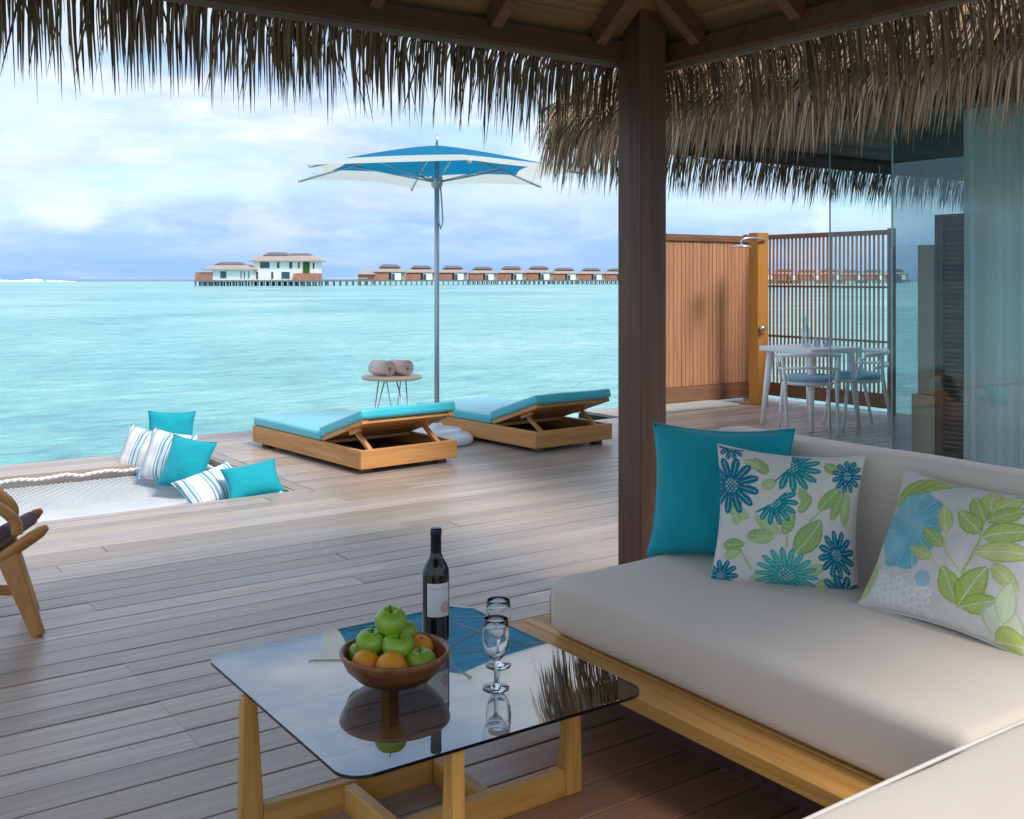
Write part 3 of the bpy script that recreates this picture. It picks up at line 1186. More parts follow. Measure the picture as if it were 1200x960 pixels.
# ------------------------------------------------------------------ thatch
def strand(mb, p, out, slope, length, width, hang, col, side_lean=0.0):
    """one palm leaflet: starts along the roof slope, bends over and hangs; V-folded, tapering to a point"""
    p = Vector(p)
    out = Vector(out)
    side = Vector((-out.y, out.x, 0))
    d0_ = (out * math.cos(slope) + Vector((0, 0, -math.sin(slope)))).normalized()
    n = 5
    d1_ = (Vector((0, 0, -1)) + out * hang + side * side_lean).normalized()
    pos = p.copy()
    tw = U(-0.9, 0.9)
    wv = (side * math.cos(tw) + out * math.sin(tw))
    rows_ = []
    for i in range(n + 1):
        t = i / n
        w_ = width * (0.9 + 0.2 * t if t < 0.5 else max(0.10, 1.0 - ((t - 0.5) / 0.5) ** 2.6))
        dd = d0_.lerp(d1_, min(1, t * 2.2)).normalized()
        fold = dd.cross(wv).normalized() * w_ * 0.30
        rows_.append((pos - wv * w_ / 2, pos + fold, pos + wv * w_ / 2))
        pos = pos + dd * (length / n)
    v = [q for r_ in rows_ for q in r_]
    f = []
    for i in range(n):
        a = i * 3
        f += [(a, a + 1, a + 4, a + 3), (a + 1, a + 2, a + 5, a + 4)]
    mb.add(v, f, col)


def thatch_col(dark=1.0):  # dark puts shade into the leaf colour
    b = U(0.40, 1.35) * dark
    g = U(0, 1)
    a = Vector((0.45, 0.28, 0.15)).lerp(Vector((0.40, 0.295, 0.21)), g)
    return (a.x * b, a.y * b, a.z * b)


def fringe(name, parent, origin, along, length, out, slope, density, lmin, lmax, up=0.0, hang=0.12, wid=(0.005, 0.0098), dark=0.66, lean=0.06):  # default dark paints backlit shade into the gazebo leaves; villa stays sunlit
    mb_ = MB()
    n = int(length * density)
    along = Vector(along)
    out = Vector(out)
    for i in range(n):
        s_ = U(0, length)
        cl = mnoise.noise(Vector((s_ * 2.3, origin[0], origin[1])))
        cl2 = mnoise.noise(Vector((s_ * 9.0, origin[0] + 5, origin[1])))
        back = U(0, 0.10)
        p = Vector(origin) + along * s_ - out * back * math.cos(slope) + Vector((0, 0, up + back * math.sin(slope) + U(-0.02, 0.03)))
        L = U(lmin * (0.6 if U(0, 1) < 0.25 else 1.0), lmax) * (1 + 0.09 * cl + 0.07 * cl2) + back
        if U(0, 1) < 0.05:
            L *= 1.12
        strand(mb_, p, out, slope * 0.9, L, U(*wid), hang + U(-0.08, 0.09), thatch_col(dark), (U(-lean, lean) if U(0, 1) < 0.82 else U(-0.28, 0.28)) + 0.08 * cl)
    return tag(mb_.build(name, 'thatch', parent), kind='stuff')


# ------------------------------------------------------------------ gazebo
gz = empty('gazebo', (3.02, 3.38, 0), 0, 'thatched gazebo on dark square timber posts sheltering the sofa', 'gazebo')


def gpart(o):
    o.parent = gz
    o.matrix_parent_inverse = Matrix.Translation((-3.02, -3.38, 0))
    return o


GX, GY, GZ = 3.20, 3.47, 2.30          # inner line of the eave trim
GX0, GY0 = -0.35, 0.36  # unseen rear eaves, drawn in to let light reach the sofa
SL = R(36)
gpart(MB().box(2.95, 3.095, 3.31, 3.455, 0.0, 2.62).build('post', 'post', bevel=0.005))
gpart(MB().box(2.93, 3.115, 3.29, 3.475, 0.0, 0.02).build('post_foot', 'steel'))
for (px0, py0) in ((GX0 + 0.06, 3.31), (GX0 + 0.06, GY0 + 0.06), (2.95, GY0 + 0.06)):
    gpart(MB().box(px0, px0 + 0.145, py0, py0 + 0.145, 0.0, 2.55).build('post', 'post', bevel=0.005))
# eave trim boards and the dark beam behind them
gpart(MB().box(GX0, GX + 0.03, GY, GY + 0.03, GZ - 0.012, GZ + 0.028).build('eave_trim', 'trim'))
gpart(MB().box(GX, GX + 0.03, GY0, GY - 0.001, GZ - 0.012, GZ + 0.028).build('eave_trim', 'trim'))
gpart(MB().box(GX0, GX - 0.005, GY - 0.06, GY - 0.005, GZ + 0.004, GZ + 0.082).build('eave_beam', 'rafter'))
gpart(MB().box(GX - 0.06, GX - 0.005, GY0, GY - 0.065, GZ + 0.004, GZ + 0.082).build('eave_beam', 'rafter'))
cx, cy = (GX0 + GX) / 2, (GY0 + GY) / 2
half = min(GX - GX0, GY - GY0) / 2
halfy = (GY - GY0) / 2
tanS = math.tan(SL)
# ceiling boards: courses that run with the eave, each a strip up the slope
bw = 0.135
zc0 = GZ + 0.085
for side in range(4):
    ncourse = int(half / math.cos(SL) / bw)
    for i in range(ncourse):
        a0, a1 = i * bw, (i + 1) * bw - 0.006
        v = []
        for a in (a0, a1):
            inn = a * math.cos(SL)
            z = zc0 + a * math.sin(SL)
            if side == 0:      # eave at +Y
                v += [(GX0 + inn, GY - inn, z), (GX - inn, GY - inn, z)]
            elif side == 1:    # eave at +X
                v += [(GX - inn, GY - inn, z), (GX - inn, GY0 + inn, z)]
            elif side == 2:
                v += [(GX - inn, GY0 + inn, z), (GX0 + inn, GY0 + inn, z)]
            else:
                v += [(GX0 + inn, GY0 + inn, z), (GX0 + inn, GY - inn, z)]
        t = [(x, y_, z + 0.02) for x, y_, z in v]
        m = MB()
        m.add(v + t, [(0, 1, 3, 2), (4, 6, 7, 5), (0, 4, 5, 1), (1, 5, 7, 3), (3, 7, 6, 2), (2, 6, 4, 0)])
        m2 = 'ceil' if side in (0, 2) else 'ceil_y'
        if m2 not in M:
            M['ceil_y'] = wood('ceiling_board_wood_along', (0.18, 0.092, 0.040), (0.34, 0.19, 0.085), 1, 0.5, 8, vary=0.3)
        gpart(m.build('ceiling_board', m2))
# rafters
def rafter(p0, p1, w_=0.05, h_=0.075):
    gpart(MB().bar(p0, p1, w_, h_).build('rafter', 'rafter'))


for k_ in range(9):
    X = 2.80 - 0.52 * k_
    run = min(GX - X, X - GX0, half) - 0.02
    if run > 0.2:
        rafter((X, GY - 0.062, zc0 - 0.008), (X, GY - run, zc0 - 0.046 + run * tanS))
    Y = 3.16 - 0.52 * k_
    run = min(GY - Y, Y - GY0, half) - 0.02
    if run > 0.2:
        rafter((GX - 0.062, Y, zc0 - 0.008), (GX - run, Y, zc0 - 0.046 + run * tanS))
rafter((2.58, 2.85, zc0 - 0.02 + 0.62 * tanS), (cx, cy, zc0 - 0.06 + half * tanS), 0.07, 0.09)
# solid thatch above the boards
rt = MB()
o_ = 0.16
zt = zc0 + 0.03
a = [(GX0 - o_, GY0 - o_, zt - 0.06), (GX + o_, GY0 - o_, zt - 0.06), (GX + o_, GY + o_, zt - 0.06), (GX0 - o_, GY + o_, zt - 0.06)]
t_ = [(x, y_, z + 0.16) for x, y_, z in a]
ap = [(cx, cy, zt + half * tanS + 0.02), (cx, cy, zt + half * tanS + 0.30)]
rt.add(a + t_ + ap, [(0, 1, 5, 4), (1, 2, 6, 5), (2, 3, 7, 6), (3, 0, 4, 7), (1, 0, 8), (2, 1, 8), (3, 2, 8), (0, 3, 8), (4, 5, 9), (5, 6, 9), (6, 7, 9), (7, 4, 9)])
gpart(rt.build('thatch_cover', 'thatch_core'))
gpart(fringe('thatch_fringe', None, (GX0 - 0.1, GY + 0.05, GZ + 0.06), (1, 0, 0), GX - GX0 + 0.22, (0, 1, 0), SL, 210, 0.24, 0.44, 0.0, 0.05, lean=0.03))
gpart(fringe('thatch_fringe', None, (GX0 - 0.1, GY + 0.12, GZ + 0.07), (1, 0, 0), GX - GX0 + 0.28, (0, 1, 0), SL, 110, 0.27, 0.45, 0.0, 0.05, lean=0.03))
gpart(fringe('thatch_fringe', None, (GX + 0.05, 0.2, GZ + 0.08), (0, 1, 0), GY - 0.2 + 0.12, (1, 0, 0), SL, 220, 0.24, 0.44, 0.0, 0.10))
gpart(fringe('thatch_fringe', None, (GX + 0.13, 0.2, GZ + 0.09), (0, 1, 0), GY - 0.2 + 0.18, (1, 0, 0), SL, 110, 0.28, 0.48, 0.0, 0.10))

gpart(fringe('thatch_fringe', None, (GX0 - 0.1, GY + 0.09, GZ + 0.07), (1, 0, 0), GX - GX0 + 0.22, (0, 1, 0), SL, 90, 0.10, 0.27, 0.0, 0.05, lean=0.03))
gpart(fringe('thatch_fringe', None, (GX0 - 0.05, GY0, GZ + 0.07), (0, 1, 0), GY - GY0 + 0.1, (-1, 0, 0), SL, 130, 0.24, 0.46, 0.0, 0.10))
gpart(fringe('thatch_fringe', None, (GX0 - 0.1, GY0 - 0.05, GZ + 0.07), (1, 0, 0), GX - GX0 + 0.2, (0, -1, 0), SL, 130, 0.24, 0.46, 0.0, 0.10))

# ------------------------------------------------------------------ villa: roof, walls, glass
vl = empty('villa', (6.9, 5.0, 0), 0, 'thatched villa with dark timber wall and tinted glass front', 'house')


def vpart(o):
    o.parent = vl
    o.matrix_parent_inverse = Matrix.Translation((-6.9, -5.0, 0))
    return o


VX, VY, VZ = 4.74, 6.05, 2.42
VX1, VY0 = 12.5, -3.0
VS = R(33)
vt = math.tan(VS)
run = 3.6
top = VZ + run * vt


def roof_shell(z_off, grow):
    x0, y1 = VX - grow, VY + grow
    zb = VZ + z_off - grow * vt
    v = [(x0, VY0, zb), (x0, y1, zb), (VX1, y1, zb), (VX + run, VY0, top + z_off), (VX + run, VY - run, top + z_off), (VX1, VY - run, top + z_off)]
    return v


lo, hi = roof_shell(0.06, -0.02), roof_shell(0.30, 0.16)
rs = MB()
rs.add(lo + hi, [(0, 1, 4, 3), (1, 2, 5, 4), (6, 9, 10, 7), (7, 10, 11, 8), (0, 6, 7, 1), (1, 7, 8, 2), (3, 4, 10, 9), (4, 5, 11, 10), (0, 3, 9, 6), (2, 8, 11, 5)])
vpart(rs.build('thatch_cover', 'thatch_core'))
# boarded soffit under the thatch
for i in range(26):
    a0, a1 = i * 0.135, i * 0.135 + 0.129
    for side in (0, 1):
        v = []
        for a in (a0, a1):
            inn, z = 0.052 + a * math.cos(VS), VZ + 0.04 + a * math.sin(VS)
            if side == 0:
                v += [(VX + inn, 0.5, z), (VX + inn, VY - inn, z)]
            else:
                v += [(VX + inn, VY - inn, z), (VX1 - 1, VY - inn, z)]
        t = [(x, y_, z + 0.018) for x, y_, z in v]
        m = MB()
        m.add(v + t, [(0, 1, 3, 2), (4, 6, 7, 5), (0, 4, 5, 1), (1, 5, 7, 3), (3, 7, 6, 2), (2, 6, 4, 0)])
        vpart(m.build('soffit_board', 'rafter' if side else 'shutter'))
vpart(MB().box(VX + 0.0, VX + 0.05, 0.5, VY - 0.001, VZ - 0.07, VZ + 0.06).build('eave_beam', 'wall'))
vpart(MB().box(VX + 0.0, VX1 - 1, VY, VY + 0.05, VZ - 0.07, VZ + 0.06).build('eave_beam', 'wall'))
vpart(fringe('thatch_fringe', None, (VX - 0.08, 0.6, VZ + 0.02), (0, 1, 0), VY - 0.6 + 0.1, (-1, 0, 0), VS, 240, 0.28, 0.48, 0.0, 0.16, (0.007, 0.013), 0.85, 0.10))
vpart(fringe('thatch_fringe', None, (VX - 0.05, VY + 0.06, VZ + 0.02), (1, 0, 0), 6.5, (0, 1, 0), VS, 200, 0.28, 0.48, 0.0, 0.14, (0.007, 0.013), 0.85, 0.10))
# courses of leaf tips lying on the slope that faces the gazebo, and round the corner
for row in range(9):
    back = 0.10 + row * 0.20
    zr = VZ + 0.30 + (back) * vt - 0.06
    vpart(fringe('thatch_course', None, (VX - 0.10 + back, 0.8, zr), (0, 1, 0), VY - 0.8 - back + 0.10, (-1, 0, 0), VS, 120, 0.30, 0.48, 0.0, 0.75, (0.008, 0.015), 1.05, 0.10))
    vpart(fringe('thatch_course', None, (VX + back, VY + 0.10 - back, zr), (1, 0, 0), 1.6, (0, 1, 0), VS, 70, 0.30, 0.48, 0.0, 0.75, (0.008, 0.015), 1.05, 0.10))
# corner fan
mbf = MB()
for i in range(620):
    ang = U(0, PI / 2)
    out = Vector((-math.cos(ang), math.sin(ang), 0))
    bk = U(0, 0.9) ** 1.0
    p = Vector((VX + 0.02 + bk * 0.72, VY - 0.02 - bk * 0.72, VZ + 0.22 + bk * 0.72 * vt)) + out * 0.10 + Vector((U(-.06, .06), U(-.06, .06), 0))
    strand(mbf, p, out, VS, U(0.30, 0.52), U(0.008, 0.015), 0.25 + U(-0.1, 0.15), thatch_col(), U(-0.12, 0.12))
vpart(tag(mbf.build('thatch_corner', 'thatch'), kind='stuff'))

# room behind the glass
GXP = 6.90
vpart(MB().box(GXP + 0.10, 9.2, 4.98, 4.992, 0.0, 2.75).build('side_glass', 'facade_dark'))
vpart(MB().box(9.2, 11.0, 4.94, 5.02, 0.0, 2.75).build('side_wall', 'wall'))
vpart(MB().box(10.9, 10.912, 0.6, 4.93, 0.0, 2.75).build('rear_glass', 'facade'))  # unseen rear wall made of glass to let daylight onto the curtain
vpart(MB().box(GXP + 0.05, 11.0, 0.6, 4.93, -0.03, 0.004).build('room_floor', 'shutter'))
vpart(MB().box(GXP + 0.05, 11.0, 0.6, 5.0, 2.76, 2.82).build('room_ceiling', 'wall'))
vpart(MB().box(GXP - 0.06, GXP + 0.08, 0.6, 5.50, 2.62, 2.75).build('door_head', 'wall'))
vpart(MB().box(GXP + 0.085, GXP + 0.098, 4.980, 4.990, 0.0, 2.6).build('corner_frame', 'pole'))
for (ya, yb) in ((5.49, 5.035), (5.03, 3.72), (3.71, 2.2), (2.19, 0.7)):
    g = vpart(MB().box(GXP - 0.006, GXP + 0.006, yb, ya, 0.02, 2.60).build('glass_panel', 'facade'))
vpart(MB().box(GXP - 0.006, GXP + 0.006, 5.491, 5.497, 0.02, 2.60).build('glass_edge', 'pole'))
vpart(MB().box(GXP - 0.03, GXP + 0.03, 0.7, 5.50, 0.0, 0.018).build('door_track', 'steel'))
# louvred panel built inside the glass in place of a fence's reflection
sh = empty('louvre_panel', (GXP + 0.26, 4.44, 0), 0, 'dark brown louvred panel standing in for a reflection beside the curtain', 'shutter')


def spart(m, name, mat):
    return m.build(name, mat, sh)


spart(MB().box(-0.02, 0.03, 0.215, 0.285, 0, 1.86), 'stile', 'rafter')
spart(MB().box(-0.02, 0.03, -0.15, -0.08, 0, 1.86), 'stile', 'rafter')
spart(MB().box(-0.02, 0.03, -0.08, 0.215, 1.78, 1.86), 'rail', 'wall')
spart(MB().box(-0.02, 0.03, -0.08, 0.215, 0, 0.10), 'rail', 'wall')
spart(MB().box(0.031, 0.04, -0.15, 0.285, 0, 1.86), 'back_panel', 'wall')  # added dark sheet that stops light showing between the louvres
lv = MB().box(-0.022, 0.022, -0.079, 0.214, -0.004, 0.004, Matrix.Rotation(R(35), 4, 'Y')).mesh('louvre')
lv.materials.append(M['shutter'])
for i in range(46):
    link('louvre', lv, None, sh, loc=(0.005, 0, 0.125 + i * 0.036))
# sheer curtain
cm = MB()
n = 220
v = []
for i in range(n + 1):
    yy = 4.44 - 2.6 * i / n
    ph = i * 0.42 + 1.2 * mnoise.noise(Vector((i * 0.05, 0, 0)))
    xx = GXP + 0.16 + 0.035 * math.sin(ph) + 0.015 * math.sin(ph * 2.3)
    for j, z in enumerate((0.03, 0.9, 1.8, 2.6)):
        v.append((xx + 0.012 * math.sin(ph * 0.7 + j), yy, z))
f = [(i * 4 + j, (i + 1) * 4 + j, (i + 1) * 4 + j + 1, i * 4 + j + 1) for i in range(n) for j in range(3)]
cm.add(v, f)
tag(cm.build('curtain', 'curtain', smooth=True), 'pale sheer curtain hanging in folds behind the glass', 'curtain')
cb = empty('cabinet', (GXP + 0.42, 4.835, 0), 0, 'beige upright cabinet seen through the tinted glass', 'cabinet')
MB().box(-0.1, 0.25, -0.09, 0.09, 0.50, 1.64).build('upper_case', 'sand', cb, bevel=0.006)
MB().box(-0.12, 0.3, -0.10, 0.13, 0.0, 0.495).build('base_case', 'sand', cb, bevel=0.006)

# ------------------------------------------------------------------ privacy screens
fa = empty('privacy_fence', (7.48, 8.5, 0), 0, 'closed brown board fence behind the outdoor shower', 'fence')
bd = MB().box(0, 0.054, -0.012, 0.012, 0.20, 1.80).mesh('board')
bd.materials.append(M['fence'])
for i in range(29):
    link('board', bd, None, fa, loc=(0.02 + i * 0.060, U(-0.002, 0.002), 0))
MB().box(0, 1.78, 0.013, 0.03, 0.1, 1.84).build('backing', 'fence_dark', fa)
MB().box(-0.01, 1.79, -0.03, 0.045, 1.80, 1.87).build('top_rail', 'fence_dark', fa)
MB().box(-0.01, 1.79, -0.028, 0.012, 0.02, 0.195).build('bottom_board', 'fence_dark', fa)
fb = empty('slatted_fence', (9.30, 6.70, 0), 0, 'open slatted brown fence behind the white dining table', 'fence')
sl = MB().box(-0.005, 0.005, 0, 0.0225, 0.21, 1.83).mesh('slat')
sl.materials.append(M['fence'])
for i in range(34):
    link('slat', sl, None, fb, loc=(0, 0.03 + i * 0.0535, 0))
for z0, z1 in ((1.83, 1.88), (1.285, 1.307), (0.725, 0.747), (0.06, 0.208)):
    MB().box(-0.022, 0.022, 0, 1.86, z0, z1).build('rail', 'fence_dark', fb)
for yy in (-0.09, 1.861):
    MB().box(-0.03, 0.03, yy, yy + 0.06, 0, 1.895).build('fence_post', 'fence_dark', fb)

sw = empty('shower_column', (8.87, 8.02, 0), 0, 'orange timber shower post with chrome rain head and tap', 'shower')
MB().box(-0.085, 0.085, -0.065, 0.065, 0, 1.885).build('post', 'orange', sw, bevel=0.004)
MB().tube([(0.02, -0.075, 1.80), (-0.06, -0.10, 1.815), (-0.18, -0.10, 1.82), (-0.30, -0.08, 1.815), (-0.345, -0.07, 1.79), (-0.35, -0.07, 1.74)], 0.012, 8).build('shower_arm', 'steel', sw, True)
MB().lathe([(0.0, 0.03), (0.03, 0.028), (0.11, 0.012), (0.115, 0.0), (0.0, -0.002)], 28, (-0.35, -0.07, 1.72)).build('shower_head', 'steel', sw, True)
MB().tube([(-0.05, -0.065, 0.84), (-0.05, -0.12, 0.84)], 0.028, 14).build('tap', 'steel', sw, True)
MB().bar((-0.05, -0.115, 0.84), (0.02, -0.115, 0.85), 0.014, 0.014).build('tap_lever', 'steel', sw)
tag(MB().box(7.5, 8.6, 8.05, 8.46, 0.003, 0.030).build('shower_tray', 'tray', bevel=0.005), 'pale flat shower tray at the foot of the board fence', 'shower tray')

# ------------------------------------------------------------------ dining set
dt = empty('dining_table', (7.99, 6.59, 0), R(-4), 'white rectangular dining table before the slatted fence', 'table')
MB().box(-0.33, 0.33, -0.33, 0.33, 0.70, 0.745).build('table_top', 'white_metal', dt, bevel=0.008)
for sx in (-1, 1):
    for sy in (-1, 1):
        MB().tube([(sx * 0.255, sy * 0.255, 0.70), (sx * 0.31, sy * 0.31, 0.0)], [0.036, 0.020], 12).build('leg', 'white_metal', dt, True)


def dining_chair(loc, rz, label):
    c = empty('dining_chair', loc, rz, label, 'chair')
    # local: front towards +y
    seat = MB().lathe([(0.0, 0.425), (0.20, 0.425), (0.225, 0.435), (0.225, 0.45), (0.20, 0.46), (0.0, 0.46)], 28)
    seat.build('seat', 'white_metal', c, True)
    MB().lathe([(0.0, 0.462), (0.20, 0.462), (0.222, 0.474), (0.222, 0.495), (0.19, 0.512), (0.0, 0.518)], 28).build('seat_cushion', 'seatblue', c, True)
    for sx in (-1, 1):
        MB().tube([(sx * 0.20, 0.17, 0.44), (sx * 0.23, 0.23, 0.0)], [0.018, 0.013], 10).build('leg', 'white_metal', c, True)
        MB().tube([(sx * 0.25, -0.12, 0.70), (sx * 0.225, -0.15, 0.46), (sx * 0.22, -0.24, 0.0)], [0.015, 0.018, 0.013], 10).build('leg', 'white_metal', c, True)
        MB().tube([(sx * 0.22, 0.12, 0.44), (sx * 0.27, 0.06, 0.66)], 0.012, 8).build('arm_support', 'white_metal', c, True)
    for nm, z, rr, ext in (('top_rail', 0.715, 0.020, 1.0), ('lower_rail', 0.60, 0.013, 0.80)):
        path = []
        for k2 in range(25):
            a2 = PI + (PI * k2 / 24 - PI / 2) * ext
            path.append((0.28 * math.sin(a2 - 0) * -1, 0.05 + 0.32 * math.cos(a2), z - 0.03 * abs(k2 - 12) / 12.0))
        MB().tube(path, rr, 10).build(nm, 'white_metal', c, True)
    return c


dining_chair((7.70, 6.37, 0), R(-42), 'white tub chair with pale blue cushion on the table\'s near side')
dining_chair((8.29, 6.29, 0), R(60), 'white tub chair with blue cushion seen through the glass panel')
dc = Vector((7.97, 6.62, 0.747))
tag(MB().lathe([(0.0, 0.0), (0.040, 0.002), (0.043, 0.02), (0.043, 0.15), (0.018, 0.20), (0.016, 0.255), (0.019, 0.26), (0.019, 0.275), (0.0, 0.277)], 24).build('water_bottle', 'dine_glass', smooth=True, loc=dc),
    'clear glass water bottle on the white dining table', 'bottle')
for i, (dx, dy) in enumerate(((0.06, -0.08), (0.12, -0.15))):
    tag(MB().lathe([(0.0, 0.0), (0.031, 0.002), (0.036, 0.09), (0.034, 0.09), (0.029, 0.006), (0.0, 0.006)], 24).build('tumbler', 'dine_glass', smooth=True, loc=(dc.x + dx, dc.y + dy, dc.z)),
        ('clear tumbler right beside the water bottle on the dining table', 'clear tumbler farther from the water bottle on the dining table')[i], 'glass', 'tumblers on the dining table')


# ------------------------------------------------------------------ sun loungers
def lounger(loc, rz, label):
    """local: head end at y=0 (towards the camera), foot at y=2.0, x across"""
    L_, Wd = 1.72, 0.84
    c = empty('sun_lounger', loc, rz, label, 'sun lounger', 'pair of sun loungers by the water')
    z0, z1 = 0.035, 0.168
    MB().box(0, Wd, 0, 0.035, z0, z1).build('end_board', 'lounger', c, bevel=0.004)
    MB().box(0, Wd, L_ - 0.035, L_, z0, z1).build('end_board', 'lounger', c, bevel=0.004)
    for x in (0, Wd - 0.035):
        MB().box(x, x + 0.035, 0.0355, L_ - 0.0355, z0, z1).build('side_board', 'lounger_y', c, bevel=0.004)
    for x in (0.06, Wd - 0.13):
        for y_ in (0.06, L_ - 0.14):
            MB().box(x, x + 0.07, y_, y_ + 0.08, 0, 0.08).build('foot', 'lounger_in', c)
    MB().box(0.036, Wd - 0.036, 0.036, L_ - 0.036, 0.06, 0.075).build('inner_panel', 'lounger_in', c)
    hy, hz = 0.58, z1 + 0.002               # hinge line
    # flat deck of slats
    for i in range(9):
        y_ = hy + 0.01 + i * 0.115
        MB().box(0.036, Wd - 0.036, y_, y_ + 0.10, z1 - 0.025, z1 - 0.002).build('slat', 'lounger', c)
    ang = R(18)
    bl = 0.60
    d_ = Vector((0, -math.cos(ang), math.sin(ang)))
    up = Vector((0, math.sin(ang), math.cos(ang)))

    def slab(t0, t1, e0, e1, x0, x1):
        m = MB()
        o3 = Vector((0, hy, hz))
        v = []
        for e in (e0, e1):
            for t in (t0, t1):
                for x in (x0, x1):
                    q = o3 + d_ * t + up * e
                    v.append((x, q.y, q.z))
        m.add(v, [(0, 1, 3, 2), (4, 6, 7, 5), (0, 4, 5, 1), (2, 3, 7, 6), (0, 2, 6, 4), (1, 5, 7, 3)])
        return m
    for x0 in (0.02, Wd - 0.07):
        slab(0, bl, 0.0, 0.03, x0, x0 + 0.05).build('back_rail', 'lounger_y', c)
    for i in range(5):
        slab(0.02 + i * 0.116, 0.02 + i * 0.116 + 0.105, 0.004, 0.024, 0.071, Wd - 0.071).build('back_slat', 'lounger', c)
    for x in (0.10, Wd - 0.15):
        q = Vector((0, hy, hz)) + d_ * 0.36
        MB().bar((x, q.y, q.z - 0.005), (x + 0.02, 0.06, z1 - 0.02), 0.035, 0.022).build('prop', 'lounger_y', c)
        MB().bar((x - 0.03, q.y + 0.02, q.z - 0.012), (x - 0.03, q.y - 0.10, q.z + 0.03), 0.03, 0.05).build('prop_block', 'lounger_y', c)
    # cushions
    mk = rounded_box(Wd - 0.01, L_ - hy - 0.01, 0.075, 0.02, 3, 0.006, 8)
    mk.build('seat_cushion', 'turq', c, True, loc=(Wd / 2, (L_ + hy) / 2 + 0.005, z1 + 0.002))
    mk = rounded_box(Wd - 0.01, bl + 0.03, 0.075, 0.02, 3, 0.006, 8)
    k_ = mk.build('back_cushion', 'turq', c, True)
    q = Vector((0, hy, hz)) + d_ * (bl / 2 + 0.012) + up * 0.032
    k_.location = (Wd / 2, q.y, q.z)
    k_.rotation_euler = (-ang, 0, 0)
    return c


lounger((3.39, 6.74, 0), R(4.5), 'turquoise cushioned teak lounger between the net and umbrella base')
lounger((4.94, 6.78, 0), R(4.0), 'turquoise cushioned teak lounger on the umbrella\'s far side, beyond its base')

# ------------------------------------------------------------------ umbrella
um = empty('beach_umbrella', (4.575, 7.69, 0), 0, 'blue and cream hexagonal beach umbrella on a grey pole', 'umbrella')
MB().lathe([(0.0, 0.0), (0.29, 0.0), (0.31, 0.02), (0.305, 0.05), (0.27, 0.085), (0.215, 0.10), (0.21, 0.115), (0.19, 0.122), (0.06, 0.125), (0.05, 0.16), (0.032, 0.17), (0.0, 0.17)], 40).build('base', 'base', um, True)
MB().tube([(0, 0, 0.12), (0, 0, 2.49)], 0.021, 14).build('pole', 'pole', um, True)
MB().tube([(0.0, 0, 2.495), (0, 0, 2.59)], 0.010, 8).build('finial', 'steel', um, True)
MB().lathe([(0.0, 2.24), (0.045, 2.24), (0.05, 2.22), (0.05, 2.17), (0.03, 2.14), (0.0, 2.14)], 18).build('runner', 'pole', um, True)
MB().tube([(0.024, -0.02, 2.16), (0.035, -0.025, 2.0), (0.04, -0.03, 1.86), (0.02, -0.03, 1.80), (0.0, -0.03, 1.86), (0.002, -0.025, 2.05)], 0.007, 6).build('pull_strap', 'pole', um, True)
HR, HZ, TZ = 1.25, 2.245, 2.50
phi = [45 + 60 * k_ for k_ in range(6)]      # measured from the view axis, positive to the right


def udir(deg):
    a = R(deg)
    return FW * math.cos(a) + RT * math.sin(a)


def canopy_point(sec, t, rr):
    """sec: 0..5, t: 0..1 across the panel, rr: 0..1 from crown to rim"""
    a, b_ = udir(phi[sec]) * HR, udir(phi[sec] + 60) * HR
    e = a.lerp(b_, t)
    scal = 1 - 0.13 * 4 * t * (1 - t) * rr ** 2
    p = e * rr * scal
    dip = 0.05 * 4 * t * (1 - t) * rr
    z = TZ + (HZ - TZ) * (rr ** 1.25) + dip * 0.35
    return Vector((p.x, p.y, z))


for sec in range(6):
    for nm, mat_, r0_, r1_, lift in (('canopy_panel', 'u_blue', 0.02, 0.76, 0.0), ('canopy_border', 'u_cream', 0.76, 1.0, 0.0)):
        m = MB()
        nt, nr = 10, 8
        v = [canopy_point(sec, i / nt, r0_ + (r1_ - r0_) * j / nr) for i in range(nt + 1) for j in range(nr + 1)]
        f = [(i * (nr + 1) + j, (i + 1) * (nr + 1) + j, (i + 1) * (nr + 1) + j + 1, i * (nr + 1) + j + 1) for i in range(nt) for j in range(nr)]
        m.add(v, f)
        m.build(nm, mat_, um, True)
    d_ = udir(phi[sec])
    tip = d_ * HR
    MB().tube([Vector((d_.x * HR * q_, d_.y * HR * q_, TZ + (HZ - TZ) * q_ ** 1.25 - 0.013)) for q_ in (0.01, 0.25, 0.5, 0.75, 1.0)], 0.009, 8).build('rib', 'pole', um, True)
    MB().tube([Vector((d_.x * 0.045, d_.y * 0.045, 2.20)), Vector((d_.x * HR * 0.60, d_.y * HR * 0.60, TZ + (HZ - TZ) * 0.528 - 0.02))], 0.0075, 8).build('strut', 'steel', um, True)
    MB().lathe([(0, 0.018), (0.016, 0.010), (0.018, 0), (0.016, -0.010), (0, -0.018)], 12, (tip.x * 1.01, tip.y * 1.01, HZ - 0.008)).build('rib_tip', 'u_cream', um, True)

# ------------------------------------------------------------------ towels on the side table
st = empty('side_table', (4.62, 8.56, 0), R(20), 'small round wooden side table on wire legs', 'table')
MB().lathe([(0.0, 0.47), (0.265, 0.47), (0.275, 0.478), (0.275, 0.492), (0.265, 0.50), (0.0, 0.50)], 40).build('table_top', 'towel_wood' if 'towel_wood' in M else 'sand', st, True)
for k_ in range(3):
    a2 = 2 * PI * k_ / 3 + 0.6
    ca, sa = math.cos(a2), math.sin(a2)
    p0 = Vector((ca * 0.10 - sa * 0.07, sa * 0.10 + ca * 0.07, 0.47))
    p1 = Vector((ca * 0.10 + sa * 0.07, sa * 0.10 - ca * 0.07, 0.47))
    b0 = Vector((ca * 0.20, sa * 0.20, 0.004))
    MB().tube([p0, p0.lerp(b0, 0.93), b0, b0.lerp(p1, 0.07), p1], 0.006, 8).build('leg', 'steel', st, True)


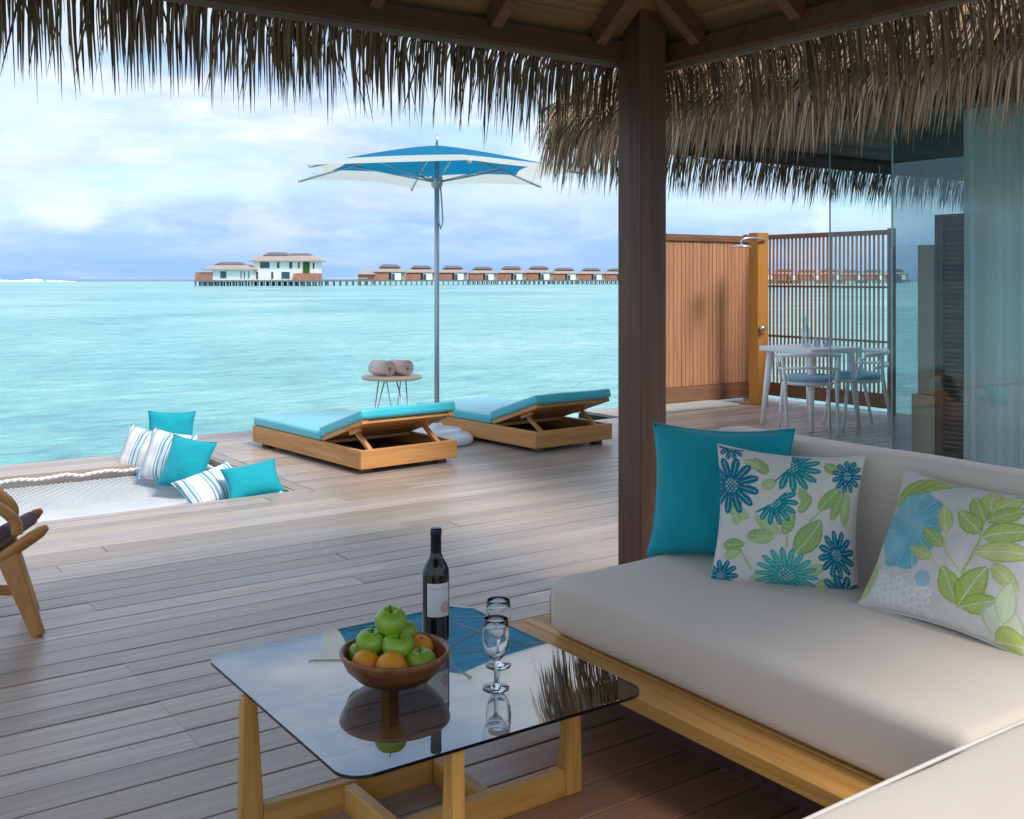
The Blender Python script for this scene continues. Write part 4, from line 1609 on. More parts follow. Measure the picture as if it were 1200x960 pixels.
def towel(loc, rz, label):
    c = empty('rolled_towel', loc, rz, label, 'towel')
    m = MB()
    prof = []
    n = 90
    L2 = 0.105
    for i in range(n + 1):
        t = i / n
        a2 = t * 2 * PI * 3.6
        r_ = 0.016 + 0.050 * t
        w_ = L2 * (1 + 0.02 * math.sin(i * 0.8))
        prof.append((r_ * math.cos(a2), r_ * math.sin(a2), w_))
    v = []
    for x, z, w_ in prof:
        v += [(x, -w_, z), (x, w_, z)]
    m.add(v, [(2 * i, 2 * i + 2, 2 * i + 3, 2 * i + 1) for i in range(n)])
    o = m.build('roll', 'towel', c, True, loc=(0, 0, 0.066))
    so = o.modifiers.new('thick', 'SOLIDIFY')
    so.thickness = 0.0115
    so.offset = -1
    ed = MB()
    for i in range(13):
        pass
    return c


tw1 = pix(448, 440, 9.66)
towel((tw1.x, tw1.y, 0.502), R(14), 'rolled pink towel on the side table, end nearest the net')
tw2 = pix(469, 440, 9.72)
towel((tw2.x, tw2.y, 0.502), R(14), 'rolled pink towel on the side table, end nearest the umbrella pole')

# ------------------------------------------------------------------ sofa
sf = empty('corner_sofa', (2.4, 1.6, 0), 0, 'beige corner sofa on a low golden timber platform', 'sofa')


def fpart(o):
    o.parent = sf
    o.matrix_parent_inverse = Matrix.Translation((-2.4, -1.6, 0))
    return o


SZ0, SZ1 = 0.188, 0.230
xs_ = [1.945, 2.075, 2.20, 2.325, 2.45, 2.575, 2.70, 2.825, 2.95]
for i in range(len(xs_) - 1):
    fpart(MB().box(xs_[i], xs_[i + 1] - 0.005, 1.27 if i == 0 else 1.27, 2.92, SZ0, SZ1).build('platform_plank', 'teak_y', bevel=0.003))
fpart(MB().box(1.30, 2.95, 0.40, 1.265, SZ0, SZ1).build('platform_plank', 'teak', bevel=0.003))
fpart(MB().box(2.20, 2.90, 0.5, 2.82, 0.0, SZ0 - 0.001).build('plinth', 'wall'))
fpart(MB().box(1.5, 2.19, 0.5, 1.10, 0.0, SZ0 - 0.001).build('plinth', 'wall'))
o = fpart(rounded_box(0.83, 1.495, 0.185, 0.045, 6, 0.018, 18).build('seat_cushion', 'beige', None, True))
o.location = (2.06 + 0.415, 1.275 + 0.7475, SZ1 + 0.001)
# piping round the cushion's end
for zz_ in (0.022, 0.165):
    pass
pp = []
for k_ in range(41):
    a2 = k_ / 40
    pp.append((2.085 + a2 * 0.75, 2.763, 0.385 + 0.012 * math.sin(PI * a2)))
pp = [(2.075, 2.768, 0.26), (2.075, 2.768, 0.34), (2.08, 2.762, 0.38)] + pp[2:]
fpart(MB().tube(pp, 0.0035, 6).build('piping', 'beige', None, True))
o = fpart(rounded_box(1.62, 0.82, 0.20, 0.035, 6, 0.014, 18).build('seat_cushion', 'beige', None, True))
o.location = (1.30 + 0.81, 0.435 + 0.41, SZ1 + 0.001)
pp = [(1.32, 1.247, 0.413)] + [(1.34 + 1.5 * k_ / 30, 1.249, 0.4165 + 0.010 * math.sin(PI * k_ / 30)) for k_ in range(31)]
fpart(MB().tube(pp, 0.0045, 6).build('piping', 'piping', None, True))
o = fpart(rounded_box(0.15, 2.55, 0.595, 0.03, 5, 0.0, 20).build('backrest', 'beige', None, True))
o.location = (2.875 + 0.075, 0.28 + 1.275, SZ1 + 0.001)

# ------------------------------------------------------------------ scatter pillows
def pillow(name, mesh, mat, label, loc, right, up, w, h, seamr=0.004, group=None, cat='pillow'):
    c = empty(name, (0, 0, 0), 0, label, cat, group)
    o_ = link('cover', mesh, mat, c, True)
    o_.location = (0, h / 2, 0)
    if seamr:
        s_ = seam('seam', w, h, seamr, mat if mat != 'floral' else 'piping', c)
        s_.location = (0, h / 2, 0)
    orient(c, loc, right, up)
    return c


def lin(c):
    return tuple((x / 12.92 if x <= 0.04045 else ((x + 0.055) / 1.055) ** 2.4) for x in c)


def mixc(img, mask, col):
    m = np.clip(mask, 0, 1)[:, None]
    return img * (1 - m) + np.array(col)[None, :] * m


def daisy(img, u, v, cx_, cy_, r, n, rot, col, dark, squash=1.0, sector=None, eye=True):
    dx, dy = u - cx_, (v - cy_) / squash
    rr = np.sqrt(dx * dx + dy * dy) / r
    th = np.arctan2(dy, dx) + rot
    pet = np.abs(np.cos(n * th / 2))
    lim = 0.34 + 0.66 * pet ** 0.45
    ok = (rr < lim)
    if sector is not None:
        dth = (np.arctan2(dy, dx) - sector[0] + PI) % (2 * PI) - PI
        ok &= np.abs(dth) < sector[1]
    shade = 0.5 + 0.5 * np.sin(th * n * 2 + rr * 5)
    base = np.array(col)[None, :] * (0.82 + 0.28 * shade[:, None])
    img = np.where(ok[:, None], base, img)
    img = mixc(img, (ok & (pet < 0.30) & (rr > 0.30)) * 0.55, dark)
    vein = ok & (np.abs(np.sin(n * th / 2 + PI / 2)) > 0.988) & (rr > 0.35) & (rr < 0.9)
    img = mixc(img, vein * 0.45, (0.75, 0.85, 0.85))
    if eye:
        dots = (np.sin(dx / r * 42) * np.sin(dy / r * 42) > 0.25) & (rr < 0.26)
        img = mixc(img, (rr < 0.26) * 0.5 * ok, dark)
        img = mixc(img, dots * 0.8 * ok, (0.72, 0.82, 0.80))
    return img


def leaf(img, u, v, x0, y0, ang, L_, w_, col, fill=1.0, outline=True, vein=(0.80, 0.84, 0.72)):
    ca, sa = math.cos(ang), math.sin(ang)
    lx = ((u - x0) * ca + (v - y0) * sa) / L_
    ly = (-(u - x0) * sa + (v - y0) * ca) / w_
    prof = np.where((lx > 0) & (lx < 1), 4 * np.clip(lx, 0, 1) ** 0.8 * (1 - np.clip(lx, 0, 1)) * 0.9, 0)
    inside = (np.abs(ly) < prof)
    img = mixc(img, inside * fill, col)
    if outline:
        edge = inside & (np.abs(ly) > prof - 0.16)
        img = mixc(img, edge * 0.85, tuple(c_ * 0.72 for c_ in col))
    img = mixc(img, (inside & (np.abs(ly) < 0.05)) * 0.7, vein)
    ven = inside & (np.abs(np.sin((lx - np.abs(ly) * 0.25) * 22)) < 0.14)
    img = mixc(img, ven * 0.35, vein)
    return img


def stroke(img, u, v, pts, w_, col):
    for (x0, y0), (x1, y1) in zip(pts[:-1], pts[1:]):
        dx, dy = x1 - x0, y1 - y0
        L2 = dx * dx + dy * dy + 1e-9
        t = np.clip(((u - x0) * dx + (v - y0) * dy) / L2, 0, 1)
        d = np.hypot(u - x0 - t * dx, v - y0 - t * dy)
        img = mixc(img, (d < w_) * 0.9, col)
    return img


TEALD, TEALM, TEALL = lin((0.0, 0.50, 0.60)), lin((0.08, 0.60, 0.63)), lin((0.28, 0.71, 0.69))
GRN, GRND = lin((0.72, 0.82, 0.56)), lin((0.62, 0.75, 0.45))


def paint_daisies(u, v):
    img = np.ones((len(u), 3)) * np.array(lin((0.89, 0.87, 0.84)))[None, :]
    for x, y_, a, L_, w_ in ((-0.85, 0.02, 0.9, 0.36, 0.10), (-0.85, 0.05, -0.2, 0.34, 0.09), (-0.55, -0.30, 0.4, 0.30, 0.07), (-0.9, -0.45, 0.15, 0.36, 0.09), (-0.85, -0.62, 0.5, 0.30, 0.07),
                             (-0.10, -0.20, 2.6, 0.42, 0.09), (-0.05, -0.22, 1.2, 0.40, 0.08), (-0.15, -0.25, 3.4, 0.36, 0.07), (0.12, -0.46, 0.95, 0.62, 0.16), (0.42, 0.16, 0.9, 0.46, 0.10),
                             (0.30, 0.22, 2.2, 0.30, 0.07), (0.62, 0.02, 1.3, 0.50, 0.07), (0.82, -0.05, 1.6, 0.55, 0.07), (-0.28, 0.62, 2.2, 0.34, 0.09), (-0.36, 0.40, 0.6, 0.26, 0.08),
                             (-0.62, 0.82, -0.4, 0.30, 0.08), (0.45, 0.88, -0.7, 0.30, 0.08), (0.88, 0.92, -2.0, 0.30, 0.08), (0.25, -0.75, 0.5, 0.34, 0.08), (0.40, -0.92, 0.4, 0.34, 0.08),
                             (-0.70, -0.15, 1.9, 0.30, 0.06), (0.15, 0.10, 1.0, 0.30, 0.06), (-0.45, -0.92, 0.4, 0.30, 0.07)):
        img = leaf(img, u, v, x, y_, a, L_, w_, GRN if (x * 7 + y_ * 3) % 0.5 < 0.25 else GRND)
    for pts in ([(-0.1, -0.2), (0.02, -0.05), (0.0, -0.4)], [(-0.85, -0.45), (-0.6, -0.5), (-0.45, -0.75)], [(0.3, 0.0), (0.6, 0.3)]):
        img = stroke(img, u, v, pts, 0.010, GRND)
    img = daisy(img, u, v, -0.80, 0.42, 0.42, 12, 0.2, TEALD, lin((0, 0.41, 0.53)))
    img = daisy(img, u, v, 0.02, 0.78, 0.40, 14, 0.1, TEALM, lin((0, 0.42, 0.50)), 1.0, (-0.35, 1.9))
    img = daisy(img, u, v, -0.18, 0.22, 0.32, 14, 0.4, TEALM, lin((0, 0.45, 0.52)), 1.0, (-0.9, 1.7))
    img = daisy(img, u, v, 0.78, 0.68, 0.22, 11, 0.0, TEALD, lin((0, 0.41, 0.53)), 1.15)
    img = daisy(img, u, v, 0.70, -0.42, 0.27, 12, 0.3, TEALD, lin((0, 0.41, 0.53)), 1.25)
    img = daisy(img, u, v, 0.02, -0.80, 0.42, 18, 0.0, TEALL, lin((0.05, 0.50, 0.55)))
    img = daisy(img, u, v, -0.85, -0.88, 0.24, 10, 0.0, TEALD, lin((0, 0.41, 0.53)))
    img = daisy(img, u, v, 0.76, -0.98, 0.30, 10, 0.0, TEALD, lin((0, 0.41, 0.53)))
    img = daisy(img, u, v, -0.80, 1.0, 0.20, 10, 0.0, TEALD, lin((0, 0.41, 0.53)))
    return img


LIME, LIMED = lin((0.78, 0.82, 0.46)), lin((0.68, 0.76, 0.32))


def paint_protea(u, v):
    img = np.ones((len(u), 3)) * np.array(lin((0.88, 0.86, 0.84)))[None, :]
    for x, y_, r_ in ((0.3, 0.2, 0.5), (-0.2, -0.5, 0.4), (0.1, 0.75, 0.4), (0.7, -0.3, 0.35)):
        img = mixc(img, (np.hypot(u - x, v - y_) < r_) * 0.5, lin((0.82, 0.81, 0.80)))
    # big pale blue bloom
    dx, dy = u + 0.52, v - 0.12
    rr = np.hypot(dx / 0.42, dy / 0.58)
    th = np.arctan2(dy, dx)
    ok = rr < 1 + 0.05 * np.sin(th * 9)
    tone = 0.5 + 0.5 * np.sin(dx * 9 + dy * 5 + 2 * np.sin(dy * 7))
    bloom = np.array(lin((0.46, 0.74, 0.80)))[None, :] * (1 - tone[:, None] * 0.45) + np.array(lin((0.68, 0.84, 0.87)))[None, :] * tone[:, None] * 0.45
    img = np.where(ok[:, None], bloom, img)
    pet = ok & (np.abs(np.sin(th * 7 + rr * 2)) < 0.10) & (rr > 0.35)
    img = mixc(img, pet * 0.7, lin((0.80, 0.90, 0.92)))
    img = mixc(img, (ok & (dx > 0.18) & (np.abs(np.sin(th * 18)) < 0.28)) * 0.8, lin((0.30, 0.62, 0.74)))
    for x, y_, a, L_, w_ in ((-0.85, 0.62, 0.5, 0.85, 0.12), (-0.88, 0.55, 0.75, 0.75, 0.10), (-0.95, 0.4, 1.0, 0.70, 0.09)):
        img = leaf(img, u, v, x, y_, a, L_, w_, LIMED, 0.9)
    stem = [(0.30, -0.72), (0.28, -0.3), (0.34, 0.1), (0.33, 0.5), (0.38, 0.85)]
    img = stroke(img, u, v, stem, 0.014, LIMED)
    img = stroke(img, u, v, [(0.28, -0.3), (0.05, -0.1), (-0.06, 0.2)], 0.010, LIME)
    img = stroke(img, u, v, [(0.28, -0.5), (0.05, -0.35), (-0.1, -0.22)], 0.010, LIME)
    for x, y_, a, L_, w_ in ((0.34, 0.25, 2.5, 0.42, 0.13), (0.33, 0.45, 2.2, 0.40, 0.12), (0.35, 0.6, 1.9, 0.40, 0.12), (0.37, 0.6, 1.0, 0.42, 0.12), (0.36, 0.42, 0.75, 0.48, 0.12),
                             (0.36, 0.2, 0.5, 0.62, 0.13), (0.34, 0.0, 0.3, 0.66, 0.13), (-0.05, 0.15, 1.9, 0.40, 0.09), (0.0, -0.05, 2.6, 0.40, 0.09), (-0.08, -0.22, 2.9, 0.34, 0.09),
                             (0.30, -0.70, 2.1, 0.50, 0.14), (0.30, -0.70, 1.2, 0.62, 0.16), (0.32, -0.72, 0.5, 0.48, 0.12), (0.55, -0.1, -0.5, 0.42, 0.10)):
        img = leaf(img, u, v, x, y_, a, L_, w_, LIME if (x + y_) % 0.3 < 0.17 else LIMED, 0.85)
    img = leaf(img, u, v, 0.72, -0.95, 1.3, 0.50, 0.22, lin((0.86, 0.88, 0.78)), 1.0)
    img = leaf(img, u, v, 0.70, -0.98, 0.3, 0.42, 0.18, LIME, 1.0)
    img = leaf(img, u, v, 0.78, -0.75, 1.5, 0.55, 0.10, lin((0.84, 0.88, 0.72)), 1.0)
    for i in range(26):
        x, y_ = -0.75 + 0.75 * ((i * 0.377) % 1), -0.55 - 0.38 * ((i * 0.713) % 1)
        d = np.hypot(u - x, v - y_)
        img = mixc(img, (np.abs(d - 0.045) < 0.014) * 0.8, lin((0.94, 0.93, 0.92)))
    img = mixc(img, (np.hypot((u + 0.15), (v + 0.50) / 1.2) < 0.09) * 0.8, lin((0.55, 0.75, 0.82)))
    img = leaf(img, u, v, -0.95, -0.92, 1.4, 0.5, 0.08, LIME, 0.9)
    img = mixc(img, ((u > 0.62) & (v > 0.55) & (np.hypot(u - 0.95, v - 0.72) < 0.24)) * 0.8, lin((0.50, 0.76, 0.82)))
    img = stroke(img, u, v, [(0.45, 0.95), (0.95, 0.85)], 0.014, lin((0.50, 0.72, 0.80)))
    return img


SEAT = 0.424
m1 = pillow_mesh('teal_cover', 0.50, 0.465, 0.19, 26, 1)
pillow('teal_pillow', m1, 'teal', 'plain deep teal pillow at the sofa\'s end by the post', (2.645, 2.575, SEAT - 0.012), (0.53, -0.85, 0.01), (0.17, 0.12, 0.97), 0.495, 0.465)
m2 = pillow_mesh('daisy_cover', 0.46, 0.442, 0.17, 180, 2, paint_daisies)
pillow('daisy_pillow', m2, 'floral', 'white pillow printed with teal daisies and green leaves', (2.585, 2.235, SEAT - 0.022), (0.65, -0.76, -0.045), (0.19, 0.17, 0.95), 0.455, 0.442)
m3 = pillow_mesh('protea_cover', 0.495, 0.440, 0.17, 180, 3, paint_protea)
pillow('leaf_pillow', m3, 'floral', 'pale pillow printed with lime leaves and one light blue bloom', (2.60, 1.72, SEAT - 0.004), (0.04, -1.0, -0.02), (0.52, 0.03, 0.85), 0.49, 0.440)

# ---- pillows on the net
def net_pillow(name, mat, label, px_, py_, d, wid, hgt, yaw, lean, roll, seed, thick=0.13):
    p = pix(px_, py_, d)
    me = pillow_mesh(name + '_cover', wid, hgt, thick, 22, seed)
    a = R(yaw)
    n_ = -FW * math.cos(a) - RT * math.sin(a) * -1          # facing the camera, turned by yaw
    right_ = Vector((0, 0, 1)).cross(n_).normalized()
    up_ = (Vector((0, 0, 1)) * math.cos(R(lean)) - n_ * math.sin(R(lean))).normalized()
    r2 = (right_ * math.cos(R(roll)) + up_ * math.sin(R(roll)))
    u2 = (up_ * math.cos(R(roll)) - right_ * math.sin(R(roll)))
    return pillow(name, me, mat, label, p, r2, u2, wid, hgt, 0.004)


net_pillow('teal_pillow', 'teal', 'small teal pillow behind the two striped pillows on the net', 199, 527, 8.35, 0.36, 0.30, 12, 12, -2, 5, 0.10)
net_pillow('striped_pillow', 'stripe', 'striped pillow on the net leaning in front of another striped one, against teal', 186, 566, 7.60, 0.40, 0.38, -18, 22, -6, 7)
net_pillow('striped_pillow', 'stripe', 'outermost blue striped pillow standing by the net\'s twisted edge rope', 156, 560, 7.92, 0.42, 0.38, -22, 22, -7, 6)
net_pillow('teal_pillow', 'teal', 'square teal pillow leaning against the striped pillows on the net', 208, 574, 7.32, 0.36, 0.37, -16, 24, -7, 8)
net_pillow('striped_pillow', 'stripe', 'crumpled striped pillow half under a teal one at the net\'s corner', 262, 589, 6.92, 0.42, 0.30, 25, 52, 22, 9)
net_pillow('teal_pillow', 'teal', 'tilted teal pillow in the net\'s corner on top of a striped pillow', 302, 583, 6.86, 0.36, 0.26, 20, 42, 10, 10)

# ------------------------------------------------------------------ coffee table
TZP = 0.352
ct = empty('coffee_table', (1.39, 2.39, 0), 0, 'low square smoked glass coffee table on golden timber legs', 'coffee table')


def cpart(o):
    o.parent = ct
    o.matrix_parent_inverse = Matrix.Translation((-1.39, -2.39, 0))
    return o


def rrect(x0, x1, y0, y1, r, n=8):
    pts = []
    for cx_, cy_, a0 in ((x1 - r, y1 - r, 0), (x0 + r, y1 - r, 90), (x0 + r, y0 + r, 180), (x1 - r, y0 + r, 270)):
        for k2 in range(n + 1):
            a2 = R(a0 + 90 * k2 / n)
            pts.append((cx_ + r * math.cos(a2), cy_ + r * math.sin(a2)))
    return pts


poly = rrect(0.955, 1.778, 1.962, 2.830, 0.06)
m = MB()
n_ = len(poly)
m.add([(x, y_, TZP) for x, y_ in poly], [tuple(range(n_ - 1, -1, -1))])
m.add([(x, y_, TZP + 0.008) for x, y_ in poly], [tuple(range(n_))])
cpart(m.build('glass_top', 'smoked'))
m = MB()
m.add([(x, y_, TZP + 0.0002) for x, y_ in poly] + [(x, y_, TZP + 0.0078) for x, y_ in poly], [(i, (i + 1) % n_, n_ + (i + 1) % n_, n_ + i) for i in range(n_)])
cpart(m.build('glass_rim', 'tableedge'))
CX, CY = 1.362, 2.39


def leg_frame(k_):
    """one of four mitred L frames set like a pinwheel: an upright leg and its foot rail"""
    rot = Matrix.Translation((CX, CY, 0)) @ Matrix.Rotation(R(90) * k_, 4, 'Z')
    # in local frame: rail along +x at y=+0.14, leg at x=-0.42
    lg = [(-0.425, 0.0), (-0.372, 0.0), (-0.366, 0.075), (-0.384, TZP - 0.001), (-0.419, TZP - 0.001)]
    m_ = MB()
    for yy in (0.118, 0.158):
        pass
    n2 = len(lg)
    v = [rot @ Vector((x, 0.118, z)) for x, z in lg] + [rot @ Vector((x, 0.150, z)) for x, z in lg]
    f = [tuple(range(n2)), tuple(range(2 * n2 - 1, n2 - 1, -1))] + [(i, n2 + i, n2 + (i + 1) % n2, (i + 1) % n2) for i in range(n2)]
    m_.add(v, f)
    cpart(m_.build('leg', 'teak_z', bevel=0.003))
    m_ = MB()
    rl = [(-0.371, 0.0), (0.117, 0.0), (0.117, 0.068), (-0.365, 0.075)]
    n2 = 4
    v = [rot @ Vector((x, 0.118, z)) for x, z in rl] + [rot @ Vector((x, 0.150, z)) for x, z in rl]
    f = [tuple(range(n2)), tuple(range(2 * n2 - 1, n2 - 1, -1))] + [(i, n2 + i, n2 + (i + 1) % n2, (i + 1) % n2) for i in range(n2)]
    m_.add(v, f)
    cpart(m_.build('foot_rail', 'teak' if k_ % 2 == 0 else 'teak_y', bevel=0.003))


for k_ in range(4):
    leg_frame(k_)
TT = TZP + 0.009

# ---- wine bottle
wb = empty('wine_bottle', (1.535, 2.585, TT), R(-8), 'dark wine bottle with a white label on the glass table', 'bottle')
MB().lathe([(0.0, 0.004), (0.030, 0.0), (0.0365, 0.004), (0.038, 0.012), (0.038, 0.185), (0.0365, 0.200), (0.030, 0.217), (0.020, 0.232), (0.0158, 0.245), (0.0148, 0.262), (0.0, 0.262)], 40).build('body', 'bottle', wb, True)
MB().lathe([(0.0152, 0.236), (0.0158, 0.238), (0.0153, 0.295), (0.0162, 0.296), (0.0162, 0.312), (0.0150, 0.315), (0.0, 0.315)], 32).build('capsule', 'capsule', wb, True)


def label_mesh():
    nx, nz = 150, 130
    a0, a1, z0, z1 = R(-152), R(-48), 0.075, 0.168
    v, uv = [], []
    for i in range(nx + 1):
        for j in range(nz + 1):
            a = a0 + (a1 - a0) * i / nx
            v.append((0.0384 * math.cos(a), 0.0384 * math.sin(a), z0 + (z1 - z0) * j / nz))
            uv.append((i / nx, j / nz))
    uv = np.array(uv)
    u, w_ = uv[:, 0], uv[:, 1]
    img = np.ones((len(u), 3)) * np.array(lin((0.93, 0.92, 0.93)))[None, :]
    dx, dy = (u - 0.80) * 0.0697, (w_ - 0.27) * 0.093
    rr, th = np.hypot(dx, dy) / 0.0165, np.arctan2(dy, dx)
    gold = lin((0.72, 0.47, 0.25))
    img = mixc(img, ((rr < 1.0) & (rr > 0.78) & (np.sin(th * 16) > -0.2)) * 0.9, gold)
    img = mixc(img, ((rr < 0.70) & (rr > 0.52)) * 0.9, lin((0.78, 0.50, 0.22)))
    img = mixc(img, ((rr < 0.38) & (rr > 0.22)) * 0.9, gold)
    # a row of spaced grey capitals across the head of the label
    glyphs = {'A': '01110100011000111111100011000110001', 'D': '11110100011000110001100011000111110', 'R': '11110100011000111110101001001010001',
              'I': '01110001000010000100001000010001110', 'M': '10001110111010110001100011000110001', 'L': '10000100001000010000100001000011111'}
    x0 = 0.13
    for ch in 'RADIMLA':
        g = glyphs[ch]
        for r_ in range(7):
            for c_ in range(5):
                if g[r_ * 5 + c_] == '1':
                    xa, ya = x0 + c_ * 0.0155, 0.90 - r_ * 0.0135
                    img = mixc(img, ((u > xa) & (u < xa + 0.0165) & (w_ < ya) & (w_ > ya - 0.0145)) * 0.75, lin((0.52, 0.52, 0.55)))
        x0 += 0.118
    me = bpy.data.meshes.new('label')
    f = [(i * (nz + 1) + j, (i + 1) * (nz + 1) + j, (i + 1) * (nz + 1) + j + 1, i * (nz + 1) + j + 1) for i in range(nx) for j in range(nz)]
    me.from_pydata(v, [], f)
    at_ = me.color_attributes.new('print', 'FLOAT_COLOR', 'POINT')
    arr = np.ones((len(v), 4), dtype=np.float32)
    arr[:, :3] = img
    at_.data.foreach_set('color', arr.ravel())
    me.update()
    return me


link('paper_label', label_mesh(), 'label', wb, True)

# ---- wine glasses
def wine_glass(loc, label):
    prof = [(0.0, 0.0), (0.032, 0.0), (0.0335, 0.0012), (0.030, 0.003), (0.010, 0.0055), (0.0050, 0.010), (0.0042, 0.03), (0.0042, 0.058), (0.0065, 0.066), (0.016, 0.075),
            (0.0265, 0.090), (0.0325, 0.110), (0.0340, 0.130), (0.0325, 0.152), (0.0300, 0.172), (0.0290, 0.1725), (0.0285, 0.172), (0.0312, 0.152), (0.0327, 0.130), (0.0312, 0.110), (0.0252, 0.091),
            (0.015, 0.0775), (0.005, 0.071), (0.0, 0.070)]
    o_ = MB().lathe(prof, 48).build('wine_glass', 'clear', None, True, loc=loc)
    return tag(o_, label, 'glass')


wine_glass((1.478, 2.197, TT), 'empty stemmed wine glass on the coffee table, farther from the bottle')
wine_glass((1.570, 2.322, TT), 'empty stemmed wine glass on the coffee table, nearer the bottle')

# ---- fruit bowl
BX, BY = 1.285, 2.365
bo = empty('fruit_bowl', (BX, BY, TT), 0, 'brown turned wooden bowl full of fruit on the glass table', 'bowl')
MB().lathe([(0.0, 0.0), (0.045, 0.0), (0.060, 0.003), (0.095, 0.020), (0.122, 0.046), (0.137, 0.076), (0.1395, 0.084), (0.137, 0.088), (0.131, 0.086), (0.126, 0.074), (0.110, 0.047), (0.085, 0.025), (0.055, 0.013), (0.0, 0.010)], 56).build('bowl', 'bowl', bo, True)


def fruit_obj(kind, px_, py_, d, r, label, group):
    p = pix(px_, py_, d)
    if kind == 'apple':
        prof = []
        for i in range(25):
            t = i / 24
            a2 = -PI / 2 + PI * t
            rr = r * math.cos(a2) * (1.02 + 0.05 * math.sin(a2))
            z = r * 0.90 * math.sin(a2)
            dimp = math.exp(-((rr / r) / 0.30) ** 2)
            z += (-0.30 * dimp * r if t > 0.5 else 0.16 * dimp * r)
            prof.append((max(rr, 0.0), z))
        c = empty('green_apple', p, 0, label, 'apple', group)
        c.rotation_euler = (U(-0.35, 0.35), U(-0.35, 0.35), U(0, 6))
        MB().lathe(prof, 32).build('flesh', 'apple', c, True)
        MB().tube([(0, 0, r * 0.55), (0.002, 0.001, r * 0.95), (0.005, 0.002, r * 1.08)], [0.0016, 0.0014, 0.002], 6).build('stem', 'stem', c, True)
    else:
        prof = []
        for i in range(25):
            a2 = -PI / 2 + PI * i / 24
            rr, z = r * math.cos(a2), r * 0.96 * math.sin(a2)
            z -= 0.08 * r * math.exp(-((rr / r) / 0.14) ** 2) * (1 if i > 12 else -0.4)
            prof.append((max(rr, 0), z))
        c = empty('orange', p, 0, label, 'orange', group)
        c.rotation_euler = (U(-0.8, 0.8), U(-0.8, 0.8), U(0, 6))
        MB().lathe(prof, 32).build('flesh', 'orange_fruit', c, True)
        MB().lathe([(0.0, 0.003), (0.0035, 0.002), (0.004, 0.0)], 8, (0, 0, r * 0.87)).build('stem_button', 'stem', c, True)
    return c


fruit_obj('apple', 458, 728, 2.70, 0.0400, 'green apple on top of the pile in the bowl', None)
fruit_obj('apple', 472, 742, 2.77, 0.038, 'green apple mostly hidden behind the topmost one', None)
fruit_obj('apple', 435, 753, 2.695, 0.0385, 'green apple above the left orange, under the topmost apple', None)['label'] = 'green apple resting between the topmost apple and a half hidden apple'
fruit_obj('apple', 466, 757, 2.675, 0.0395, 'green apple directly above the front orange in the bowl', None)
fruit_obj('apple', 493, 776, 2.655, 0.0385, 'green apple against the bowl rim on the bottle\'s side', None)
fruit_obj('apple', 422, 768, 2.71, 0.034, 'green apple half hidden behind an orange at the bowl rim', None)
fruit_obj('orange', 429, 779, 2.645, 0.0375, 'smaller orange wedged at the rim beside the half hidden apple', None)
fruit_obj('orange', 459, 783, 2.618, 0.0405, 'large whole orange at the front of the fruit bowl', None)
fruit_obj('orange', 491, 761, 2.745, 0.039, 'orange half hidden behind the apples beside the bottle', None)

# ------------------------------------------------------------------ wooden chair at the deck's edge of view
wc = empty('lounge_chair', (0.833, 4.387, 0), 0, 'wooden lounge chair with plum seat cushion standing near the hammock net', 'chair')
wc_off = Vector((0.833, 4.387, 0))


def smooth(pts, k=6):
    out = []
    n_p = len(pts)
    for i in range(n_p - 1):
        p0, p1, p2, p3 = pts[max(i - 1, 0)], pts[i], pts[i + 1], pts[min(i + 2, n_p - 1)]
        for j in range(k):
            t = j / k
            out.append(0.5 * ((2 * p1) + (p2 - p0) * t + (2 * p0 - 5 * p1 + 4 * p2 - p3) * t * t + (3 * p1 - p0 - 3 * p2 + p3) * t ** 3))
    out.append(pts[-1])
    return out


def W_(px_, py_, d):
    return pix(px_, py_, d) - wc_off


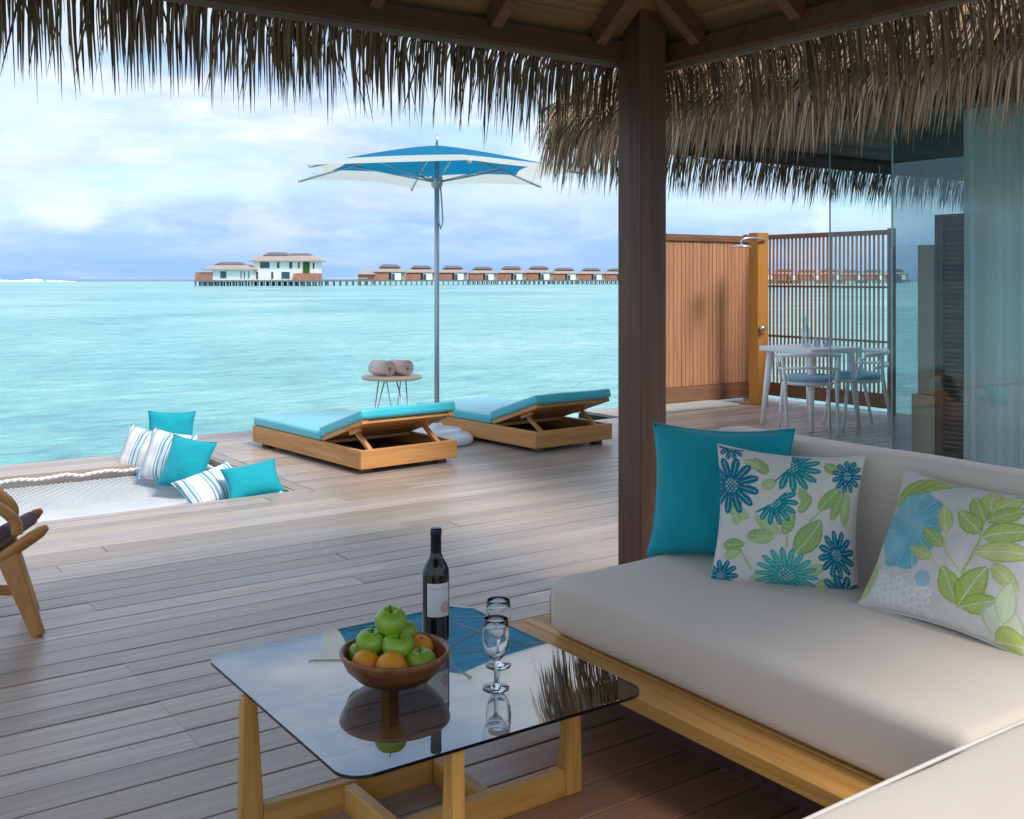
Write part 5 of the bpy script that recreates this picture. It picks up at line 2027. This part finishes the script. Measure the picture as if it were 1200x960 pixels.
def wbar(name, p, q, w0, h0, w1=None, h1=None, up=(0, 0, 1), bev=0.008):
    MB().bar(p, q, w0, h0, up, w1, h1).build(name, 'chair_z' if abs((q - p).normalized().z) > 0.6 else 'chair', wc, bevel=bev, seg=3)


for k_, off in ((0, Vector((0, 0, 0))), (1, FW * 0.30 + RT * -0.155)):
    nm = 'seat_rail'
    a_, b_ = W_(-70, 704, 4.16) + off, W_(52, 620, 4.16) + off
    MB().tube([a_, a_.lerp(b_, 0.9), b_.lerp(a_, 0.03), b_ + (b_ - a_).normalized() * 0.012], [0.024, 0.024, 0.022, 0.012], 12).build(nm, 'chair', wc, True)
    foot = W_(46, 746, 4.10) + off
    head = W_(8, 648, 4.16) + off
    wbar('leg', foot + Vector((0, 0, 0.0)), head, 0.032, 0.046, 0.032, 0.088, up=tuple(RT))
    foot2 = W_(-215, 742, 4.10) + off
    head2 = W_(-130, 640, 4.16) + off
    wbar('leg', foot2, head2, 0.032, 0.046, 0.032, 0.08, up=tuple(RT))
    arm = [W_(-190, 560, 4.16), W_(-110, 562, 4.16), W_(-40, 574, 4.16), W_(0, 596, 4.16), W_(18, 612, 4.16), W_(20, 626, 4.16)]
    MB().tube(smooth([q + off for q in arm]), 0.0215, 12).build('arm', 'chair', wc, True)
    bk0, bk1 = W_(-150, 690, 4.18) + off, W_(-260, 430, 4.18) + off
    wbar('back_post', bk0, bk1, 0.03, 0.05, 0.026, 0.04, up=tuple(RT))
a_, b_ = W_(-130, 690, 4.2), W_(12, 694, 4.2)
wbar('stretcher', a_ + FW * 0.02, b_ + FW * 0.02, 0.02, 0.04)
cu = rounded_box(0.50, 0.27, 0.06, 0.02, 4, 0.01, 8).build('seat_cushion', 'purple', wc, True)
d_ = (W_(52, 620, 4.16) - W_(-70, 704, 4.16)).normalized()
pm = W_(-52, 672, 4.16) + FW * 0.155
s3 = FW
n3 = d_.cross(s3).normalized()
if n3.z < 0:
    n3 = -n3
s3 = n3.cross(d_)
cu.matrix_local = Matrix(((d_.x, s3.x, n3.x, pm.x), (d_.y, s3.y, n3.y, pm.y), (d_.z, s3.z, n3.z, pm.z), (0, 0, 0, 1)))
